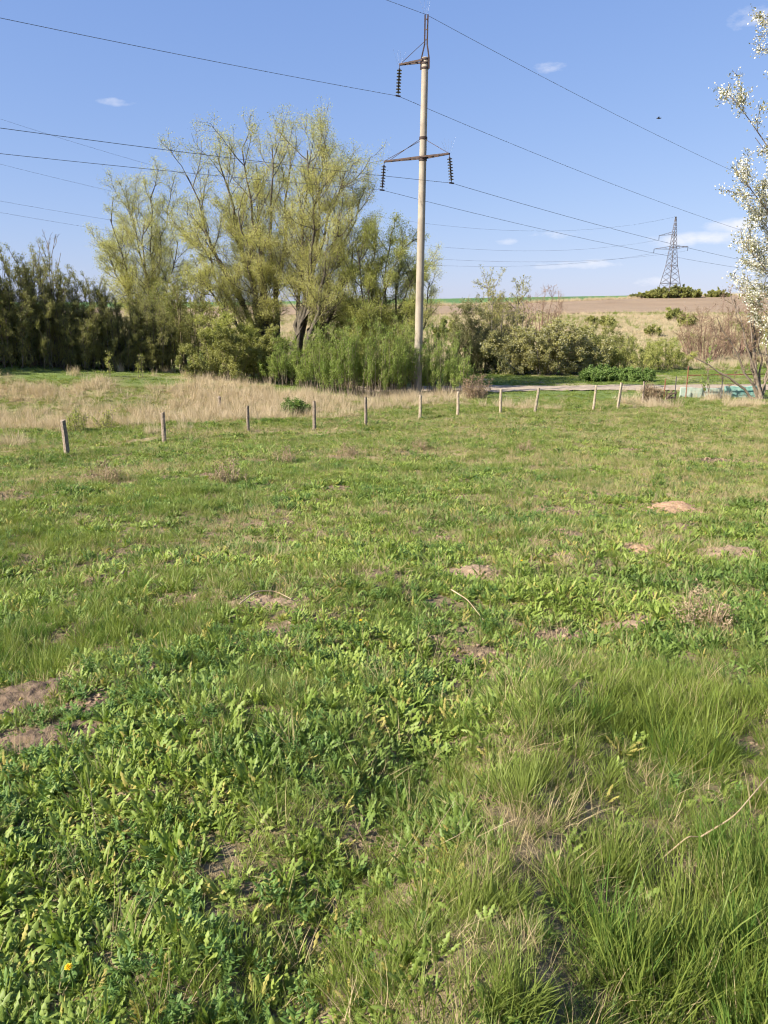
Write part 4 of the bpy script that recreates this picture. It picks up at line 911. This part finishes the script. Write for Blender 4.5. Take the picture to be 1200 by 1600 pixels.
def pr_dry(x, y): return np.clip(.18+.9*dryness(x, y)+.20*smooth(12, 30, y)+.15*smooth(-.1, .3, x-ridge_x(y))*(1-smooth(4, 5.5, y))+.5*np.exp(-((x-ridge_x(y)-.12)/.22)**2)*(1-smooth(4, 5.5, y))+.3*bare(x, y), 0, 1)*(1-.5*bare(x, y))
def hvar(x, y):
    z = smooth(-.12, .25, x-ridge_x(y))*(1-smooth(3.2, 5.0, y))
    return (.22+.50*fbm(x*.7, y*.7, 5, 2))*(1-z)+z*(.30+.66*smooth(.3, .7, fbm(x*3.2, y*3.2, 5, 2)))*(1-.35*np.exp(-((x-ridge_x(y)-.12)/.22)**2))
zoned(620, pr_grass, .6, 1.15, 5, C_grass, 'meadow_grass', 'fresh green grass blades covering the meadow', 'grass', zfun=hvar)
zoned(170, pr_deep, .65, 1.1, 3, C_deep, 'deep_green_grass', 'darker taller tufts of grass among the meadow', 'grass', zfun=hvar)
zoned(900, pr_dand, .22, .52, 9, C_dand, 'dandelion_cover', 'leafy dandelion rosettes carpeting the meadow', 'weeds', tilt=.25, comp=.35, vcomp=.15, zfun=lambda x, y: .7+.6*fbm(x*.9, y*.9, 3, 2))
zoned(260, pr_herb, .2, .45, 3, C_herb, 'herb_cover', 'small-leaved dark green weeds between the dandelions', 'weeds', tilt=.2, comp=.35)
zoned(230, pr_dry, .35, .9, 3, C_dry, 'dry_grass', 'dead straw-coloured grass mixed into the meadow', 'grass', tilt=.35)
zoned(5, lambda x, y: .2+.8*dryness(x, y), .3, .7, 3, C_stalk, 'dry_stalks', 'thin dry stalks sticking out of the meadow', 'dry stalks', tilt=.4, comp=.25)
zoned(420, lambda x, y: bare(x, y)**1.5, .2, .95, 3, C_clod, 'soil_clods', 'crumbs of earth on the bare patches', 'soil', tilt=1, zones=ZON[:5], vcomp=.3)
# beyond: coarse meadow, tall bleached grass, slope
def strip(n, ya, yb, wide, prob):
    w = wide*yb+8; x = rs.uniform(-w, w, n); y = rs.uniform(ya, yb, n); k = np.abs(x) < wide*y+8; P = np.stack([x[k], y[k]], 1); return keep(rs, P, prob(P[:, 0], P[:, 1]))
fy_ = lambda x, y: (~on_road(x, y)).astype(float)
P = strip(60000, 24, 84, .62, lambda x, y: fy_(x, y)*(1-.85*dryness(x, y))*smooth(-2, 2, y-fence_y(x)+8)); S, r, i = finish(rs, P, .6, 1.3, 3, .15, zg=.38); scatter('valley_grass', C_mead, P, S, r, i, 'green grass of the valley floor behind the fence', 'grass'); print(len(P))
P = strip(26000, 27, 56, .62, lambda x, y: fy_(x, y)*np.where(y > fence_y(x)+1.5, np.clip(dryness(x, y)*1.35-.30, 0, 1), 0)); S, r, i = finish(rs, P, .6, 1.15, 3, .2, zvar=.35); scatter('bleached_grass', C_reed, P, S, r, i, 'tall bleached dead grass in a band behind the fence', 'grass'); print(len(P))
P = strip(42000, 80, 186, .60, lambda x, y: np.clip(.25+.75*fbm(x*.15, y*.15, 3, 3), 0, 1)*(y < plow_lo(x)-1)); S, r, i = finish(rs, P, .8, 1.7, 3, .2); scatter('slope_grass', C_reed, P, S, r, i, 'dry tussock grass on the slope below the ploughed field', 'grass'); print(len(P))
P = strip(22000, 80, 186, .60, lambda x, y: smooth(.42, .58, fbm(x*.06, y*.06, 6, 3))*(y < plow_lo(x)-1)); S, r, i = finish(rs, P, 1.4, 3.0, 3, .15); scatter('slope_green_grass', C_mead, P, S, r, i, 'olive grass patches on the dry slope', 'grass')

P = np.stack([rs.uniform(-90, 200, 3000), rs.normal(0, 1.6, 3000)], 1); P[:, 1] += crop_lo(P[:, 0]); S, r, i = finish(rs, P, 1.2, 2.2, 3, .2); scatter('field_margin_grass', C_reed, P, S, r, i, 'pale dry grass along the edge between ploughed field and crop', 'grass', -.3)

# ------------------------------------------------------------------ single plants that stand out
def dandelion(px, py, label, seed, hgt=.12):
    c = hit(px, py); rg = np.random.default_rng(seed); o = empty('dandelion_plant', c); tag(o, label, 'dandelion', 'flowering dandelions')
    v, f = rosette(seed, 9, .15, .04, True, (.3, 1.1)); obj('leaves', mesh_from('leaves', v, [f], True), M['d_leaf'], o)
    e = np.array([.01, -.02, hgt]); MB().tube(np.array([[0, 0, 0], e*.5+np.array([.008, 0, 0]), e]), .003, 6).build('stem', M['h_leaf'], o)
    mb = MB()
    for k in range(34):
        a = k*2.4; q = .2+.8*(k/34); d = np.array([math.cos(a)*math.sin(q*1.35), math.sin(a)*math.sin(q*1.35), math.cos(q*1.35)]); t = np.cross(d, [0, 0, 1.]); t = t/(np.linalg.norm(t)+1e-6)*.002
        mb.add([e-t, e+t, e+d*.013+t, e+d*.013-t, e+d*.008+np.array([0, 0, .003])], [(0, 1, 4), (1, 2, 4), (2, 3, 4), (3, 0, 4)], [(0, 3, 2, 1)])
    mb.build('flower', M['petal'], o)
dandelion(113, 1558, 'dandelion with a yellow flower in the bottom left corner', 500)
dandelion(562, 1003, 'single yellow dandelion flower in mid meadow', 503, .16); dandelion(812, 900, 'distant yellow dandelion flower right of the tan mound', 504, .16)
def dry_stem(pts, label, r=.003):
    P = np.array([hit(px, py)+np.array([0, 0, dz]) for px, py, dz in pts]); t = np.linspace(0, len(P)-1, 24); Q = np.stack([np.interp(t, np.arange(len(P)), P[:, j]) for j in range(3)], 1)
    for _ in range(4): Q[1:-1] = (Q[:-2]+2*Q[1:-1]+Q[2:])/4
    o = MB().tube(Q-P[0], np.linspace(r, r*.5, 24), 6).build('dry_twig', M['stalk'], None, P[0]); tag(o, label, 'dry stalk', 'fallen dry stalks')
dry_stem([(1090,1345,.10),(1140,1335,.16),(1175,1310,.22),(1215,1270,.25)], 'long curved dry stem arching in from the right edge')
dry_stem([(375,955,.06),(400,942,.10),(430,938,.08),(455,945,.05)], 'dry stem lying on the flat soil mound', .006)
dry_stem([(705,935,.08),(730,955,.10),(755,978,.05)], 'dry stem lying below the tan soil mound', .005)
dry_stem([(1030,1362,.05),(1070,1352,.12),(1092,1345,.1)], 'short pale stem beside the long curved one')
